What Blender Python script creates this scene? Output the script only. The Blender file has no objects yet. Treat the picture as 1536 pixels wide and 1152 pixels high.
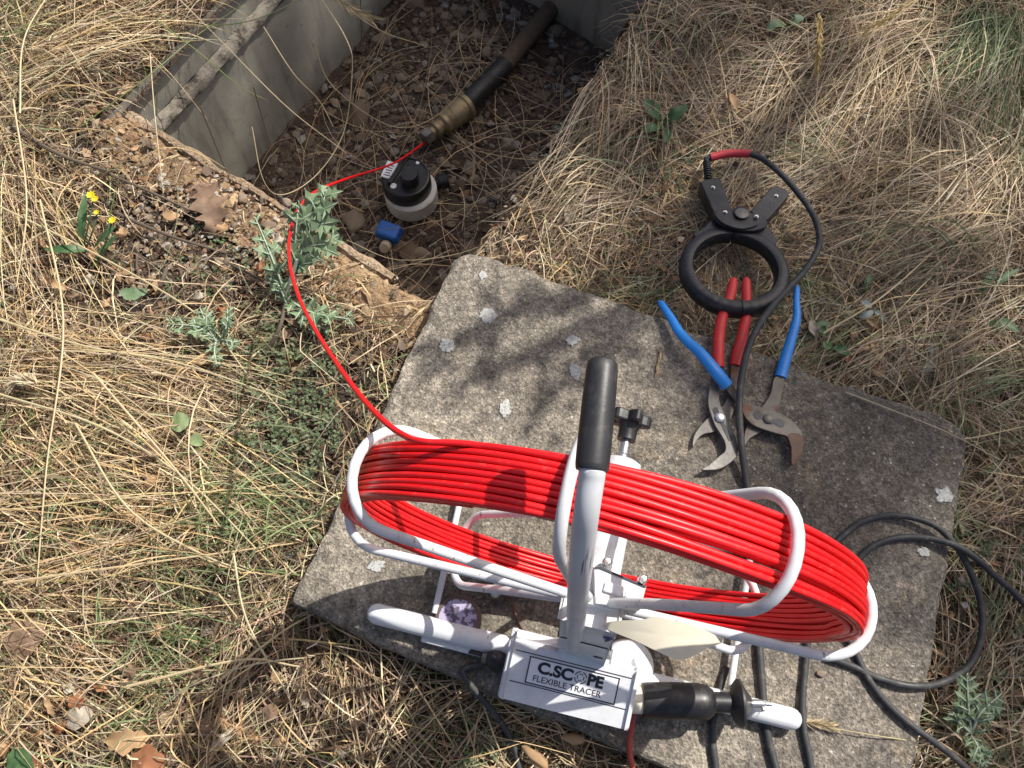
import bpy, bmesh, math, random
import numpy as np
from mathutils import Vector, Matrix

# ------------------------------------------------------------------ camera, sky, sun, exposure
random.seed(7)
RNG = np.random.default_rng(11)
S = bpy.context.scene
COL = S.collection
R = math.radians
CAM_H, PITCH, FPX = 1.15, R(68), 1150.0          # eye height, downward pitch, focal length in photo pixels
cam_d = bpy.data.cameras.new('camera')
cam_d.sensor_width = 36
cam_d.lens = FPX / 1536 * 36
cam_d.clip_start, cam_d.clip_end = 0.02, 500
cam = bpy.data.objects.new('camera', cam_d)
COL.objects.link(cam)
cam.location = (0, 0, CAM_H)
cam.rotation_euler = (R(90) - PITCH, 0, 0)
S.camera = cam

SUN_AZ, SUN_EL = R(38), R(52)                     # azimuth from +x towards +y
SUN = np.array([math.cos(SUN_EL) * math.cos(SUN_AZ), math.cos(SUN_EL) * math.sin(SUN_AZ), math.sin(SUN_EL)])
w = bpy.data.worlds.new('World')
S.world = w
w.use_nodes = True
sky = w.node_tree.nodes.new('ShaderNodeTexSky')
sky.sky_type = 'NISHITA'
sky.sun_disc = False
sky.dust_density = 4.0
sky.air_density = 0.8
sky.ozone_density = 0.4
sky.sun_elevation = SUN_EL
sky.sun_rotation = R(90) - SUN_AZ
bg = w.node_tree.nodes['Background']
bg.inputs['Strength'].default_value = 0.105
w.node_tree.links.new(sky.outputs[0], bg.inputs['Color'])
sun_d = bpy.data.lights.new('sun', 'SUN')
sun_d.energy = 5.0
sun_d.angle = R(0.53)
sun_d.color = (1.0, 0.955, 0.88)
sun = bpy.data.objects.new('sun', sun_d)
COL.objects.link(sun)
sun.rotation_euler = Vector(SUN).to_track_quat('Z', 'Y').to_euler()
S.view_settings.view_transform = 'Standard'
S.view_settings.look = 'None'
S.view_settings.exposure = 0.32
S.view_settings.gamma = 1
S.view_settings.use_curve_mapping = False

# ------------------------------------------------------------------ measuring: photo pixel + height -> point
FW = np.array([0, math.cos(PITCH), -math.sin(PITCH)])
UP = np.array([0, math.sin(PITCH), math.cos(PITCH)])
EYE = np.array([0, 0, CAM_H])

def G(x, y, z=0.0):
    d = FW + np.array([1., 0, 0]) * (x - 768) / FPX - UP * (y - 576) / FPX
    return EYE + (z - CAM_H) / d[2] * d

def px(P):
    d = np.asarray(P, float) - EYE
    zc = d @ FW
    return np.stack([768 + FPX * d[..., 0] / zc, 576 - FPX * (d @ UP) / zc], -1)

# ------------------------------------------------------------------ object helpers
def link(name, me, mats=None, parent=None):
    o = bpy.data.objects.new(name, me)
    COL.objects.link(o)
    if mats is not None and not me.materials:
        for m in (mats if isinstance(mats, (list, tuple)) else [mats]):
            me.materials.append(m)
    if parent is not None:
        o.parent = parent
    return o

def tag(o, label=None, cat=None, group=None, kind=None):
    if label: o['label'] = label
    if cat: o['category'] = cat
    if group: o['group'] = group
    if kind: o['kind'] = kind
    return o

def thing(name, label, cat, loc=(0, 0, 0), group=None):
    o = bpy.data.objects.new(name, None)
    o.empty_display_size = 0.05
    COL.objects.link(o)
    o.location = Vector(loc)
    return tag(o, label, cat, group)

def put(name, me, mats, parent):
    """part built in world coordinates, hung under its thing (an unrotated Empty)"""
    o = link(name, me, mats, parent)
    off = Vector((0, 0, 0))
    p = parent
    while p is not None:
        off += p.location
        p = p.parent
    o.location = -off
    return o

class MB:
    def __init__(s): s.v = []; s.f = []; s.m = []; s.n = 0; s.sm = []
    def add(s, v, f, m=0, smooth=True):
        v = np.asarray(v, float)
        s.v.append(v)
        for q in f:
            s.f.append(tuple(int(i) + s.n for i in q)); s.m.append(m); s.sm.append(smooth)
        s.n += len(v)
        return s
    def mesh(s, name, sharp=True):
        me = bpy.data.meshes.new(name)
        me.from_pydata(np.concatenate(s.v).tolist(), [], s.f)
        me.polygons.foreach_set('material_index', s.m)
        me.polygons.foreach_set('use_smooth', s.sm)
        me.update()
        if len(me.polygons) < 20000 and sharp: me.set_sharp_from_angle(angle=R(38))
        return me

def catmull(pts, per=8):
    P = np.asarray(pts, float)
    P = np.vstack([2 * P[0] - P[1], P, 2 * P[-1] - P[-2]])
    out = []
    for i in range(1, len(P) - 2):
        a, b, c, d = P[i - 1], P[i], P[i + 1], P[i + 2]
        for t in np.linspace(0, 1, per, endpoint=False):
            out.append(.5 * (2 * b + (c - a) * t + (2 * a - 5 * b + 4 * c - d) * t * t + (3 * b - a - 3 * c + d) * t ** 3))
    out.append(P[-2])
    return np.array(out)

def frames(P):
    T = np.gradient(P, axis=0)
    T /= np.linalg.norm(T, axis=1)[:, None] + 1e-12
    a = np.array([0, 0, 1.]) if abs(T[0][2]) < .9 else np.array([1., 0, 0])
    n = a - T[0] * (a @ T[0]); n /= np.linalg.norm(n)
    N = [n]
    for i in range(1, len(P)):
        n = N[-1] - T[i] * (N[-1] @ T[i])
        n /= np.linalg.norm(n) + 1e-12
        N.append(n)
    N = np.array(N)
    return T, N, np.cross(T, N)

def tube(P, r, sides=10, dome=False, cap=True, flat=None):
    """tube along points; r scalar or per point; flat=(a,b) scale per axis per point"""
    P = np.asarray(P, float)
    r = np.full(len(P), r) if np.isscalar(r) else np.asarray(r, float)
    if dome:
        T = np.gradient(P, axis=0); T /= np.linalg.norm(T, axis=1)[:, None]
        k = np.radians([75, 50, 25])
        s0 = np.array([P[0] - T[0] * r[0] * math.sin(q) for q in k]); e0 = np.array([P[-1] + T[-1] * r[-1] * math.sin(q) for q in k[::-1]])
        P = np.vstack([s0, P, e0]); r = np.concatenate([r[0] * np.cos(k), r, r[-1] * np.cos(k[::-1])])
        if flat is not None: flat = np.vstack([np.repeat(flat[:1], 3, 0), flat, np.repeat(flat[-1:], 3, 0)])
    T, N, B = frames(P)
    a = np.linspace(0, 2 * np.pi, sides, endpoint=False)
    ca, sa = np.cos(a), np.sin(a)
    if flat is None:
        V = P[:, None] + r[:, None, None] * (ca[None, :, None] * N[:, None] + sa[None, :, None] * B[:, None])
    else:
        V = P[:, None] + r[:, None, None] * (flat[:, 0, None, None] * ca[None, :, None] * N[:, None] + flat[:, 1, None, None] * sa[None, :, None] * B[:, None])
    V = V.reshape(-1, 3)
    F = []
    n = len(P)
    for i in range(n - 1):
        for j in range(sides):
            k = (j + 1) % sides
            F.append((i * sides + j, i * sides + k, (i + 1) * sides + k, (i + 1) * sides + j))
    if cap:
        F.append(tuple(range(sides - 1, -1, -1)))
        F.append(tuple((n - 1) * sides + j for j in range(sides)))
    return V, F

def tube_mesh(name, P, r, sides=12, **k):
    return MB().add(*tube(P, r, sides, **k)).mesh(name)

def lathe(prof, sides=28, origin=(0, 0, 0), axis=(0, 0, 1), cap=True):
    """profile [(r, h)] turned about axis at origin"""
    ax = np.array(axis, float); ax /= np.linalg.norm(ax)
    t = np.array([1., 0, 0]) if abs(ax[0]) < .9 else np.array([0, 1., 0])
    u = t - ax * (t @ ax); u /= np.linalg.norm(u)
    v = np.cross(ax, u)
    a = np.linspace(0, 2 * np.pi, sides, endpoint=False)
    V = []
    for r_, h in prof:
        V.append(np.array(origin) + ax * h + r_ * (np.cos(a)[:, None] * u + np.sin(a)[:, None] * v))
    V = np.concatenate(V)
    F = []
    for i in range(len(prof) - 1):
        for j in range(sides):
            k = (j + 1) % sides
            F.append((i * sides + j, i * sides + k, (i + 1) * sides + k, (i + 1) * sides + j))
    if cap:
        F.append(tuple(range(sides - 1, -1, -1)))
        F.append(tuple((len(prof) - 1) * sides + j for j in range(sides)))
    return V, F

def bm_mesh(bm, name, smooth=False):
    bmesh.ops.recalc_face_normals(bm, faces=bm.faces)
    me = bpy.data.meshes.new(name)
    bm.to_mesh(me); bm.free()
    if smooth:
        me.polygons.foreach_set('use_smooth', [True] * len(me.polygons))
    return me

def rbox(name, c, ax, size, bevel=.002, seg=2, taper=None):
    """box: centre, 3 axes (rows), full sizes, bevelled edges"""
    bm = bmesh.new()
    bmesh.ops.create_cube(bm, size=1)
    ax = [np.array(a, float) / np.linalg.norm(a) for a in ax]
    for v in bm.verts:
        x, y, z = v.co
        k = 1 if taper is None or z < 0 else taper
        v.co = Vector(np.array(c) + ax[0] * x * size[0] * k + ax[1] * y * size[1] * k + ax[2] * z * size[2])
    if bevel:
        bmesh.ops.bevel(bm, geom=list(bm.edges), offset=bevel, segments=seg, affect='EDGES', profile=.5)
    return bm_mesh(bm, name, False)

def prism(name, poly, dirv, thick, bevel=.0008, holes=()):
    """closed outline (3D points) extruded along dirv; top and bottom edges bevelled"""
    bm = bmesh.new()
    vs = [bm.verts.new(Vector(p)) for p in poly]
    f = bm.faces.new(vs)
    ex = bmesh.ops.extrude_face_region(bm, geom=[f])
    top = [g for g in ex['geom'] if isinstance(g, bmesh.types.BMVert)]
    for v in top: v.co += Vector(np.array(dirv) * thick)
    bmesh.ops.recalc_face_normals(bm, faces=bm.faces)
    if bevel:
        d = Vector(dirv).normalized()
        ed = [e for e in bm.edges if abs((e.verts[0].co - e.verts[1].co).normalized().dot(d)) < .5]
        bmesh.ops.bevel(bm, geom=ed, offset=bevel, segments=2, affect='EDGES', profile=.5, clamp_overlap=True)
    bmesh.ops.triangulate(bm, faces=[f for f in bm.faces if len(f.verts) > 4])
    return bm_mesh(bm, name)

def smooth_loop(pts, per=4):
    P = np.asarray(pts, float); n = len(P); out = []
    for i in range(n):
        a, b, c, d = P[i - 1], P[i], P[(i + 1) % n], P[(i + 2) % n]
        for t in np.linspace(0, 1, per, endpoint=False):
            out.append(.5 * (2 * b + (c - a) * t + (2 * a - 5 * b + 4 * c - d) * t * t + (3 * b - a - 3 * c + d) * t ** 3))
    return np.array(out)

# ------------------------------------------------------------------ noise
class VN:
    def __init__(s, seed): s.t = np.random.default_rng(seed).random((64, 64)) * 2 - 1
    def __call__(s, x, y, f=1., oct=3):
        x = np.asarray(x, float) * f; y = np.asarray(y, float) * f
        o = 0; a = 1; tot = 0
        for k in range(oct):
            xi = np.floor(x).astype(int); yi = np.floor(y).astype(int)
            fx = x - xi; fy = y - yi
            fx = fx * fx * (3 - 2 * fx); fy = fy * fy * (3 - 2 * fy)
            T = s.t
            v = (T[xi % 64, yi % 64] * (1 - fx) + T[(xi + 1) % 64, yi % 64] * fx) * (1 - fy) + \
                (T[xi % 64, (yi + 1) % 64] * (1 - fx) + T[(xi + 1) % 64, (yi + 1) % 64] * fx) * fy
            o = o + a * v; tot += a; a *= .5; x = x * 2.03 + 5.2; y = y * 2.03 + 1.7
        return o / tot
NZ = VN(1); NZ2 = VN(2); NZ3 = VN(3)

# ------------------------------------------------------------------ materials
def mat(name, rough=.6, color=(.5, .5, .5), **kw):
    m = bpy.data.materials.new(name)
    m.use_nodes = True
    b = m.node_tree.nodes['Principled BSDF']
    b.inputs['Base Color'].default_value = (*color, 1)
    b.inputs['Roughness'].default_value = rough
    for k, v in kw.items(): b.inputs[k].default_value = v
    return m

class NT:
    def __init__(s, m): s.m = m; s.t = m.node_tree; s.b = s.t.nodes['Principled BSDF']; s.co = s.new('ShaderNodeTexCoord').outputs['Object']
    def new(s, t): return s.t.nodes.new(t)
    def lk(s, a, b): s.t.links.new(a, b)
    def noise(s, scale, detail=4, rough=.55, co=None, dist=0):
        n = s.new('ShaderNodeTexNoise'); n.inputs['Scale'].default_value = scale; n.inputs['Detail'].default_value = detail
        n.inputs['Roughness'].default_value = rough; n.inputs['Distortion'].default_value = dist
        s.lk(co or s.co, n.inputs['Vector']); return n.outputs['Fac']
    def voro(s, scale, feat='F1', co=None, out='Distance', rnd=1):
        n = s.new('ShaderNodeTexVoronoi'); n.feature = feat; n.inputs['Scale'].default_value = scale; n.inputs['Randomness'].default_value = rnd
        s.lk(co or s.co, n.inputs['Vector']); return n.outputs[out]
    def ramp(s, fac, stops):
        n = s.new('ShaderNodeValToRGB'); r = n.color_ramp
        while len(r.elements) < len(stops): r.elements.new(.5)
        for e, (p, c) in zip(r.elements, stops):
            e.position = p; e.color = (*c, 1) if not np.isscalar(c) else (c, c, c, 1)
        s.lk(fac, n.inputs['Fac']); return n.outputs['Color']
    def mix(s, fac, a, b, mode='MIX'):
        n = s.new('ShaderNodeMix'); n.data_type = 'RGBA'; n.blend_type = mode
        for sock, val in ((n.inputs[0], fac), (n.inputs[6], a), (n.inputs[7], b)):
            if isinstance(val, (int, float)): sock.default_value = val
            elif isinstance(val, tuple): sock.default_value = (*val, 1)
            else: s.lk(val, sock)
        return n.outputs[2]
    def math(s, op, a, b=0.):
        n = s.new('ShaderNodeMath'); n.operation = op
        for i, v in enumerate((a, b)):
            if isinstance(v, (int, float)): n.inputs[i].default_value = v
            else: s.lk(v, n.inputs[i])
        return n.outputs[0]
    def mapping(s, scale=(1, 1, 1), rot=(0, 0, 0)):
        n = s.new('ShaderNodeMapping'); n.inputs['Scale'].default_value = scale; n.inputs['Rotation'].default_value = rot
        s.lk(s.co, n.inputs['Vector']); return n.outputs[0]
    def bump(s, h, strength=.4, dist=.002, prev=None):
        n = s.new('ShaderNodeBump'); n.inputs['Strength'].default_value = strength; n.inputs['Distance'].default_value = dist
        s.lk(h, n.inputs['Height'])
        if prev is not None: s.lk(prev, n.inputs['Normal'])
        return n.outputs[0]
    def color(s, c): s.lk(c, s.b.inputs['Base Color'])
    def normal(s, n): s.lk(n, s.b.inputs['Normal'])
    def rough(s, r): s.lk(r, s.b.inputs['Roughness'])

def m_soil(name, dark, mid, light, red):
    m = mat(name, .95); n = NT(m)
    c = n.ramp(n.noise(9, 8, .65), [(.3, dark), (.52, mid), (.75, light)])
    c = n.mix(n.ramp(n.noise(3.1, 4), [(.45, 0.), (.65, 1.)]), c, n.mix(.5, c, red))
    grit = n.ramp(n.voro(220), [(.0, 1.), (.35, 0.)])
    cell = n.voro(220, out='Color')
    c = n.mix(n.math('MULTIPLY', grit, .7), c, n.mix(.75, cell, light))
    n.color(n.mix(n.ramp(n.noise(160, 3), [(.35, .7), (.6, 0.)]), c, dark))
    b1 = n.bump(n.noise(60, 6, .7), .9, .012)
    n.normal(n.bump(n.math('SUBTRACT', 1., n.voro(220)), .6, .004, b1))
    return m
M = {}
M['soil'] = m_soil('soil', (.028, .019, .013), (.068, .046, .031), (.16, .115, .08), (.085, .042, .026))
M['pit_soil'] = m_soil('pit_soil', (.045, .030, .022), (.105, .072, .052), (.24, .19, .15), (.085, .044, .03))
M['rim'] = m_soil('rim_soil', (.15, .095, .05), (.36, .24, .13), (.55, .41, .25), (.28, .15, .08))

def m_concrete_slab():
    m = mat('weathered_concrete', .93); n = NT(m)
    base = n.ramp(n.noise(5.5, 6, .6), [(.30, (.135, .12, .098)), (.5, (.22, .194, .155)), (.72, (.32, .28, .22))])
    # black lichen and grime heavier to the right; left streaks are painted soft shade
    sx = n.new('ShaderNodeSeparateXYZ'); n.lk(n.co, sx.inputs[0])
    right = n.math('MULTIPLY', n.math('ADD', sx.outputs['X'], .02), 1.05)
    st = n.noise(7, 5, .6, n.mapping((.55, 2.6, 1), (0, 0, R(-50))), .4)
    d = n.math('ADD', n.math('ADD', st, n.math('MULTIPLY', right, .40)), n.math('MULTIPLY', n.noise(22, 6, .7), .32))
    dirt_shade = n.ramp(d, [(.60, 0.), (.80, 1.)])
    c = n.mix(n.math('MULTIPLY', dirt_shade, .72), base, (.115, .10, .085))
    ylw = n.ramp(n.noise(14, 5, .6), [(.58, 0.), (.72, .45)])
    c = n.mix(ylw, c, (.36, .28, .18))
    # aggregate: sand grains of many tones
    v = n.voro(330, out='Color')
    gv = n.ramp(v, [(.1, .5), (.5, 1.0), (.92, 1.6)])
    c = n.mix(.75, c, gv, 'MULTIPLY')
    big = n.ramp(n.noise(2.6, 7, .68, None, .5), [(.36, .58), (.5, 1.0), (.66, 1.28)])
    c = n.mix(.9, c, big, 'MULTIPLY')
    blot = n.ramp(n.noise(11, 8, .72), [(.56, 0.), (.68, .7)])
    c = n.mix(blot, c, (.075, .068, .06))
    v2 = n.ramp(n.voro(125), [(.12, 1.), (.26, 0.)])
    pick = n.ramp(n.voro(125, out='Color'), [(.60, 0.), (.72, 1.)])
    c = n.mix(n.math('MULTIPLY', n.math('MULTIPLY', v2, pick), .75), c, (.46, .42, .35))
    pit = n.ramp(n.voro(190), [(.06, 1.), (.2, 0.)])
    pk2 = n.ramp(n.noise(95, 2), [(.50, 0.), (.60, 1.)])
    c = n.mix(n.math('MULTIPLY', n.math('MULTIPLY', pit, pk2), .85), c, (.035, .033, .03))
    wl = n.ramp(n.noise(46, 6, .65), [(.66, 0.), (.72, .8)])
    c = n.mix(wl, c, (.45, .44, .41))
    mot = n.ramp(n.noise(75, 6, .78), [(.36, .5), (.5, 1.0), (.64, 1.45)])
    c = n.mix(.8, c, mot, 'MULTIPLY')
    mo2 = n.ramp(n.voro(170, out='Color'), [(.15, .55), (.5, 1.), (.85, 1.5)])
    c = n.mix(.42, c, mo2, 'MULTIPLY')
    n.color(c)
    b1 = n.bump(n.noise(70, 6, .75), .8, .007)
    b2 = n.bump(n.voro(330), .55, .0022, b1)
    n.normal(n.bump(n.math('SUBTRACT', 1., pit), .5, .0025, b2))
    return m
M['slab'] = m_concrete_slab()

def m_pit_concrete():
    m = mat('pit_concrete', .9); n = NT(m)
    c = n.ramp(n.noise(4, 6, .6), [(.3, (.21, .197, .158)), (.55, (.32, .302, .25)), (.8, (.41, .39, .33))])
    st = n.noise(5, 5, .6, n.mapping((5, 5, .7)))
    c = n.mix(n.ramp(st, [(.5, 0.), (.68, .6)]), c, (.12, .105, .085))
    sp = n.ramp(n.noise(38, 4, .7), [(.62, 0.), (.68, 1.)])
    n.color(n.mix(n.math('MULTIPLY', sp, .55), c, (.12, .10, .08)))
    n.normal(n.bump(n.noise(45, 6, .7), .35, .004))
    return m
M['pit_concrete'] = m_pit_concrete()
def m_mortar():
    m = mat('old_mortar', .95); n = NT(m)
    c = n.ramp(n.noise(30, 6, .7), [(.40, (.06, .05, .04)), (.50, (.20, .175, .14)), (.75, (.33, .30, .25))])
    n.color(c); n.normal(n.bump(n.noise(90, 5, .7), .9, .005)); return m
M['mortar'] = m_mortar()

def m_paint():
    m = mat('white_powder_coat', .34); n = NT(m)
    c = n.ramp(n.noise(18, 5, .6), [(.3, (.60, .615, .635)), (.7, (.69, .705, .72))])
    sc = n.ramp(n.noise(26, 5, .62, n.mapping((6, 1.0, 6))), [(.62, 0.), (.66, 1.)])
    pk = n.ramp(n.noise(7.5, 2), [(.48, 0.), (.56, 1.)])
    c = n.mix(n.math('MULTIPLY', sc, n.math('MULTIPLY', pk, .8)), c, (.15, .13, .12))
    gr = n.ramp(n.noise(48, 6, .72), [(.50, 0.), (.72, .42)])
    c = n.mix(gr, c, (.36, .31, .25))
    cp_ = n.ramp(n.noise(85, 3, .6), [(.70, 0.), (.73, .85)])
    n.color(n.mix(cp_, c, (.17, .11, .08)))
    n.rough(n.ramp(n.noise(30, 4), [(.3, .26), (.7, .48)]))
    n.normal(n.bump(n.noise(240, 3), .06, .0006)); return m
M['paint'] = m_paint()
def m_scuffed():
    m = mat('scuffed_white_tube', .36); n = NT(m)
    c = n.ramp(n.noise(16, 5, .6), [(.3, (.52, .535, .55)), (.7, (.64, .655, .67))])
    st = n.ramp(n.noise(1., 5, .6, n.mapping((190, 9, 9))), [(.60, 0.), (.66, 1.)])
    pk = n.ramp(n.noise(9, 3), [(.47, 0.), (.56, 1.)])
    c = n.mix(n.math('MULTIPLY', st, n.math('MULTIPLY', pk, .85)), c, (.09, .085, .085))
    ch = n.ramp(n.noise(75, 3, .6), [(.69, 0.), (.72, .8)])
    c = n.mix(ch, c, (.26, .13, .08))
    n.color(c); n.rough(n.ramp(n.noise(30, 4), [(.3, .28), (.7, .5)])); return m
M['scuffed'] = m_scuffed()
M['abs'] = mat('white_plastic', .42, (.78, .795, .81))
n_ = NT(M['abs']); n_.color(n_.ramp(n_.noise(40, 5, .7), [(.3, (.60, .61, .62)), (.6, (.70, .71, .725))])); n_.normal(n_.bump(n_.noise(500, 2), .08, .0004))
M['label_white'] = mat('label_white', .35, (.80, .80, .82))
M['ink'] = mat('printed_ink', .5, (.018, .02, .032))
def m_red():
    m = mat('red_rod_jacket', .30); n = NT(m)
    c = n.ramp(n.noise(14, 4), [(.3, (.70, .008, .012)), (.7, (.83, .013, .016))])
    c = n.mix(n.ramp(n.noise(120, 5, .75), [(.58, 0.), (.74, .42)]), c, (.60, .17, .13))
    n.color(n.mix(n.ramp(n.noise(7, 4, .6), [(.54, 0.), (.70, .4)]), c, (.48, .016, .016))); n.rough(n.ramp(n.noise(11, 5, .7), [(.35, .24), (.65, .55)])); n.normal(n.bump(n.noise(200, 3), .08, .0006)); return m
M['red'] = m_red()
def m_rub(name, col, r0, r1, dust=(.3, .27, .22), da=.25, bump=.15):
    m = mat(name, r0); n = NT(m)
    c = n.mix(n.ramp(n.noise(70, 6, .75), [(.52, 0.), (.75, da)]), col, dust)
    n.color(c); n.rough(n.ramp(n.noise(30, 4), [(.3, r0), (.7, r1)])); n.normal(n.bump(n.noise(220, 4, .7), bump, .001)); return m
M['cable'] = m_rub('black_rubber_cable', (.032, .033, .035), .5, .75, da=.3)
M['grip'] = m_rub('black_rubber_grip', (.022, .022, .024), .34, .55, da=.16)
M['blackplastic'] = m_rub('black_plastic', (.012, .012, .014), .30, .52, da=.16)
M['clampblack'] = m_rub('black_tape_and_plastic', (.014, .015, .018), .32, .55, da=.14, bump=.3)
M['redgrip'] = m_rub('red_dipped_grip', (.58, .018, .020), .36, .55, (.13, .05, .04), .65)
M['bluegrip'] = m_rub('blue_dipped_grip', (.012, .215, .66), .34, .5, (.04, .13, .30), .4)
M['redsleeve'] = m_rub('red_heatshrink', (.50, .03, .045), .4, .6, (.4, .15, .12), .35)
M['dullred'] = m_rub('dull_red_wire', (.33, .045, .035), .5, .7, (.25, .12, .08), .5)
def m_steel(name, a, b, rust=0., metal=.85, r=.45):
    m = mat(name, r); n = NT(m); n.b.inputs['Metallic'].default_value = metal
    c = n.ramp(n.noise(45, 6, .7), [(.3, a), (.7, b)])
    if rust > 0:
        k = n.ramp(n.noise(16, 6, .7), [(.62 - rust * .3, 0.), (.70 - rust * .2, 1.)])
        rc = n.ramp(n.noise(80, 5, .7), [(.3, (.07, .03, .018)), (.7, (.27, .11, .05))])
        c = n.mix(k, c, rc)
        n.lk(n.ramp(k, [(0, metal), (1, .1)]), n.b.inputs['Metallic']); n.rough(n.ramp(k, [(0, r), (1, .85)]))
    n.color(c); n.normal(n.bump(n.noise(180, 5, .7), .25, .001)); return m
M['steel'] = m_steel('worn_steel', (.10, .095, .088), (.20, .19, .175), .16, .5, .48)
M['rusty'] = m_steel('rusty_steel', (.085, .078, .07), (.15, .135, .12), .38, .5, .55)
M['jawrust'] = m_steel('rusted_jaw', (.09, .06, .045), (.13, .08, .055), .45, .3, .65)
M['zinc'] = m_steel('zinc_bolt', (.5, .5, .5), (.68, .68, .67), 0, .9, .3)
M['brass'] = m_steel('dull_brass', (.20, .155, .085), (.36, .29, .18), .12, .55, .55)
M['pipe'] = m_rub('black_pipe', (.014, .016, .017), .45, .7, (.12, .09, .065), .5)
M['pipe_dirty'] = m_rub('muddy_pipe', (.10, .072, .05), .8, .95, (.19, .14, .1), .7, .8)
M['meterwhite'] = m_rub('grey_white_meter_body', (.55, .54, .52), .5, .7, (.2, .16, .12), .5)
M['bluecap'] = m_rub('blue_plastic_cap', (.01, .09, .36), .45, .6, (.06, .08, .12), .4)
M['paper'] = mat('cream_tag', .7, (.76, .70, .54)); n_ = NT(M['paper']); n_.color(n_.ramp(n_.noise(20, 5), [(.3, (.70, .64, .49)), (.7, (.80, .74, .59))]))
M['lilac'] = mat('lilac_print', .5, (.40, .36, .50)); M['pinktape'] = mat('pink_tape', .45, (.62, .12, .30))
n_ = NT(M['lilac']); n_.color(n_.ramp(n_.noise(110, 2), [(.47, (.40, .36, .50)), (.54, (.10, .08, .13))]))
M['tapebrown'] = m_rub('brown_tape', (.10, .065, .05), .4, .6)
M['lichen'] = mat('pale_lichen', .95); n_ = NT(M['lichen'])
n_.color(n_.ramp(n_.noise(240, 5, .7), [(.36, (.22, .22, .20)), (.52, (.46, .465, .44))])); n_.normal(n_.bump(n_.noise(300, 4, .8), .8, .002))

def m_plant(name, transl=.25, rough=.6, fallback=None):
    """leaf material coloured by the 'Col' attribute (or one colour), part of the light passing through"""
    m = bpy.data.materials.new(name); m.use_nodes = True; t = m.node_tree; b = t.nodes['Principled BSDF']; out = t.nodes['Material Output']
    b.inputs['Roughness'].default_value = rough
    tr = t.nodes.new('ShaderNodeBsdfTranslucent'); mx = t.nodes.new('ShaderNodeMixShader'); mx.inputs[0].default_value = transl
    if fallback is None:
        a = t.nodes.new('ShaderNodeAttribute'); a.attribute_name = 'Col'; c = a.outputs['Color']
    else:
        tc = t.nodes.new('ShaderNodeTexCoord'); nz = t.nodes.new('ShaderNodeTexNoise'); nz.inputs['Scale'].default_value = fallback[2]; nz.inputs['Detail'].default_value = 5
        t.links.new(tc.outputs['Object'], nz.inputs['Vector'])
        r_ = t.nodes.new('ShaderNodeValToRGB'); r_.color_ramp.elements[0].position = .3; r_.color_ramp.elements[1].position = .7
        r_.color_ramp.elements[0].color = (*fallback[0], 1); r_.color_ramp.elements[1].color = (*fallback[1], 1)
        t.links.new(nz.outputs['Fac'], r_.inputs['Fac']); c = r_.outputs['Color']
    t.links.new(c, b.inputs['Base Color']); t.links.new(c, tr.inputs['Color'])
    t.links.new(b.outputs[0], mx.inputs[1]); t.links.new(tr.outputs[0], mx.inputs[2]); t.links.new(mx.outputs[0], out.inputs['Surface'])
    return m
M['straw'] = m_plant('dry_straw', .22, .55)
M['leafcol'] = m_plant('leaf_by_colour', .22, .6)
M['thistle'] = m_plant('thistle_leaf', .2, .55, ((.13, .205, .105), (.225, .305, .17), 60))
M['vein'] = m_plant('thistle_vein', .2, .5, ((.40, .46, .34), (.52, .58, .44), 40))
M['greyleaf'] = m_plant('grey_green_leaf', .15, .6, ((.16, .20, .18), (.26, .31, .29), 50))
M['weedleaf'] = m_plant('weed_leaf', .25, .5, ((.05, .115, .04), (.11, .20, .08), 50))
M['paleleaf'] = m_plant('pale_leaf', .3, .5, ((.22, .30, .13), (.34, .42, .22), 40))
M['yellow'] = m_plant('yellow_petal', .3, .5, ((.75, .58, .02), (.85, .70, .04), 60))
M['oakleaf'] = m_plant('dead_oak_leaf', .15, .75, ((.15, .095, .06), (.29, .19, .125), 70))
M['tanleaf'] = m_plant('dead_tan_leaf', .2, .7, ((.36, .22, .11), (.50, .33, .18), 45))
M['orangeleaf'] = m_plant('dead_orange_leaf', .2, .7, ((.27, .11, .045), (.38, .17, .08), 60))
M['whiteleaf'] = m_plant('bleached_leaf', .2, .8, ((.30, .26, .20), (.50, .45, .36), 90))
M['treeleaf'] = m_plant('oak_foliage', .3, .5, ((.04, .08, .025), (.08, .13, .04), 9))
M['bark'] = m_rub('oak_bark', (.11, .085, .06), .9, .95, (.05, .04, .03), .8, 1)
def m_stone():
    m = mat('limestone', .9); n = NT(m); oi = n.new('ShaderNodeObjectInfo')
    c = n.ramp(n.noise(25, 6, .65), [(.3, (.15, .115, .085)), (.55, (.27, .22, .17)), (.8, (.40, .35, .29))])
    tint = n.ramp(oi.outputs['Random'], [(0, (.75, .68, .62)), (.5, (1.0, .95, .88)), (1, (1.25, 1.25, 1.25))])
    n.color(n.mix(1., c, tint, 'MULTIPLY')); n.normal(n.bump(n.noise(110, 6, .7), .6, .004)); return m
M['stone'] = m_stone()
def m_gravel():
    m = mat('gravel', .92); n = NT(m); a = n.new('ShaderNodeAttribute'); a.attribute_name = 'Col'
    k = n.ramp(n.noise(150, 5, .7), [(.3, .6), (.7, 1.25)]); n.color(n.mix(1., a.outputs['Color'], k, 'MULTIPLY')); n.normal(n.bump(n.noise(260, 5, .7), .6, .003)); return m
M['gravel'] = m_gravel()

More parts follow.
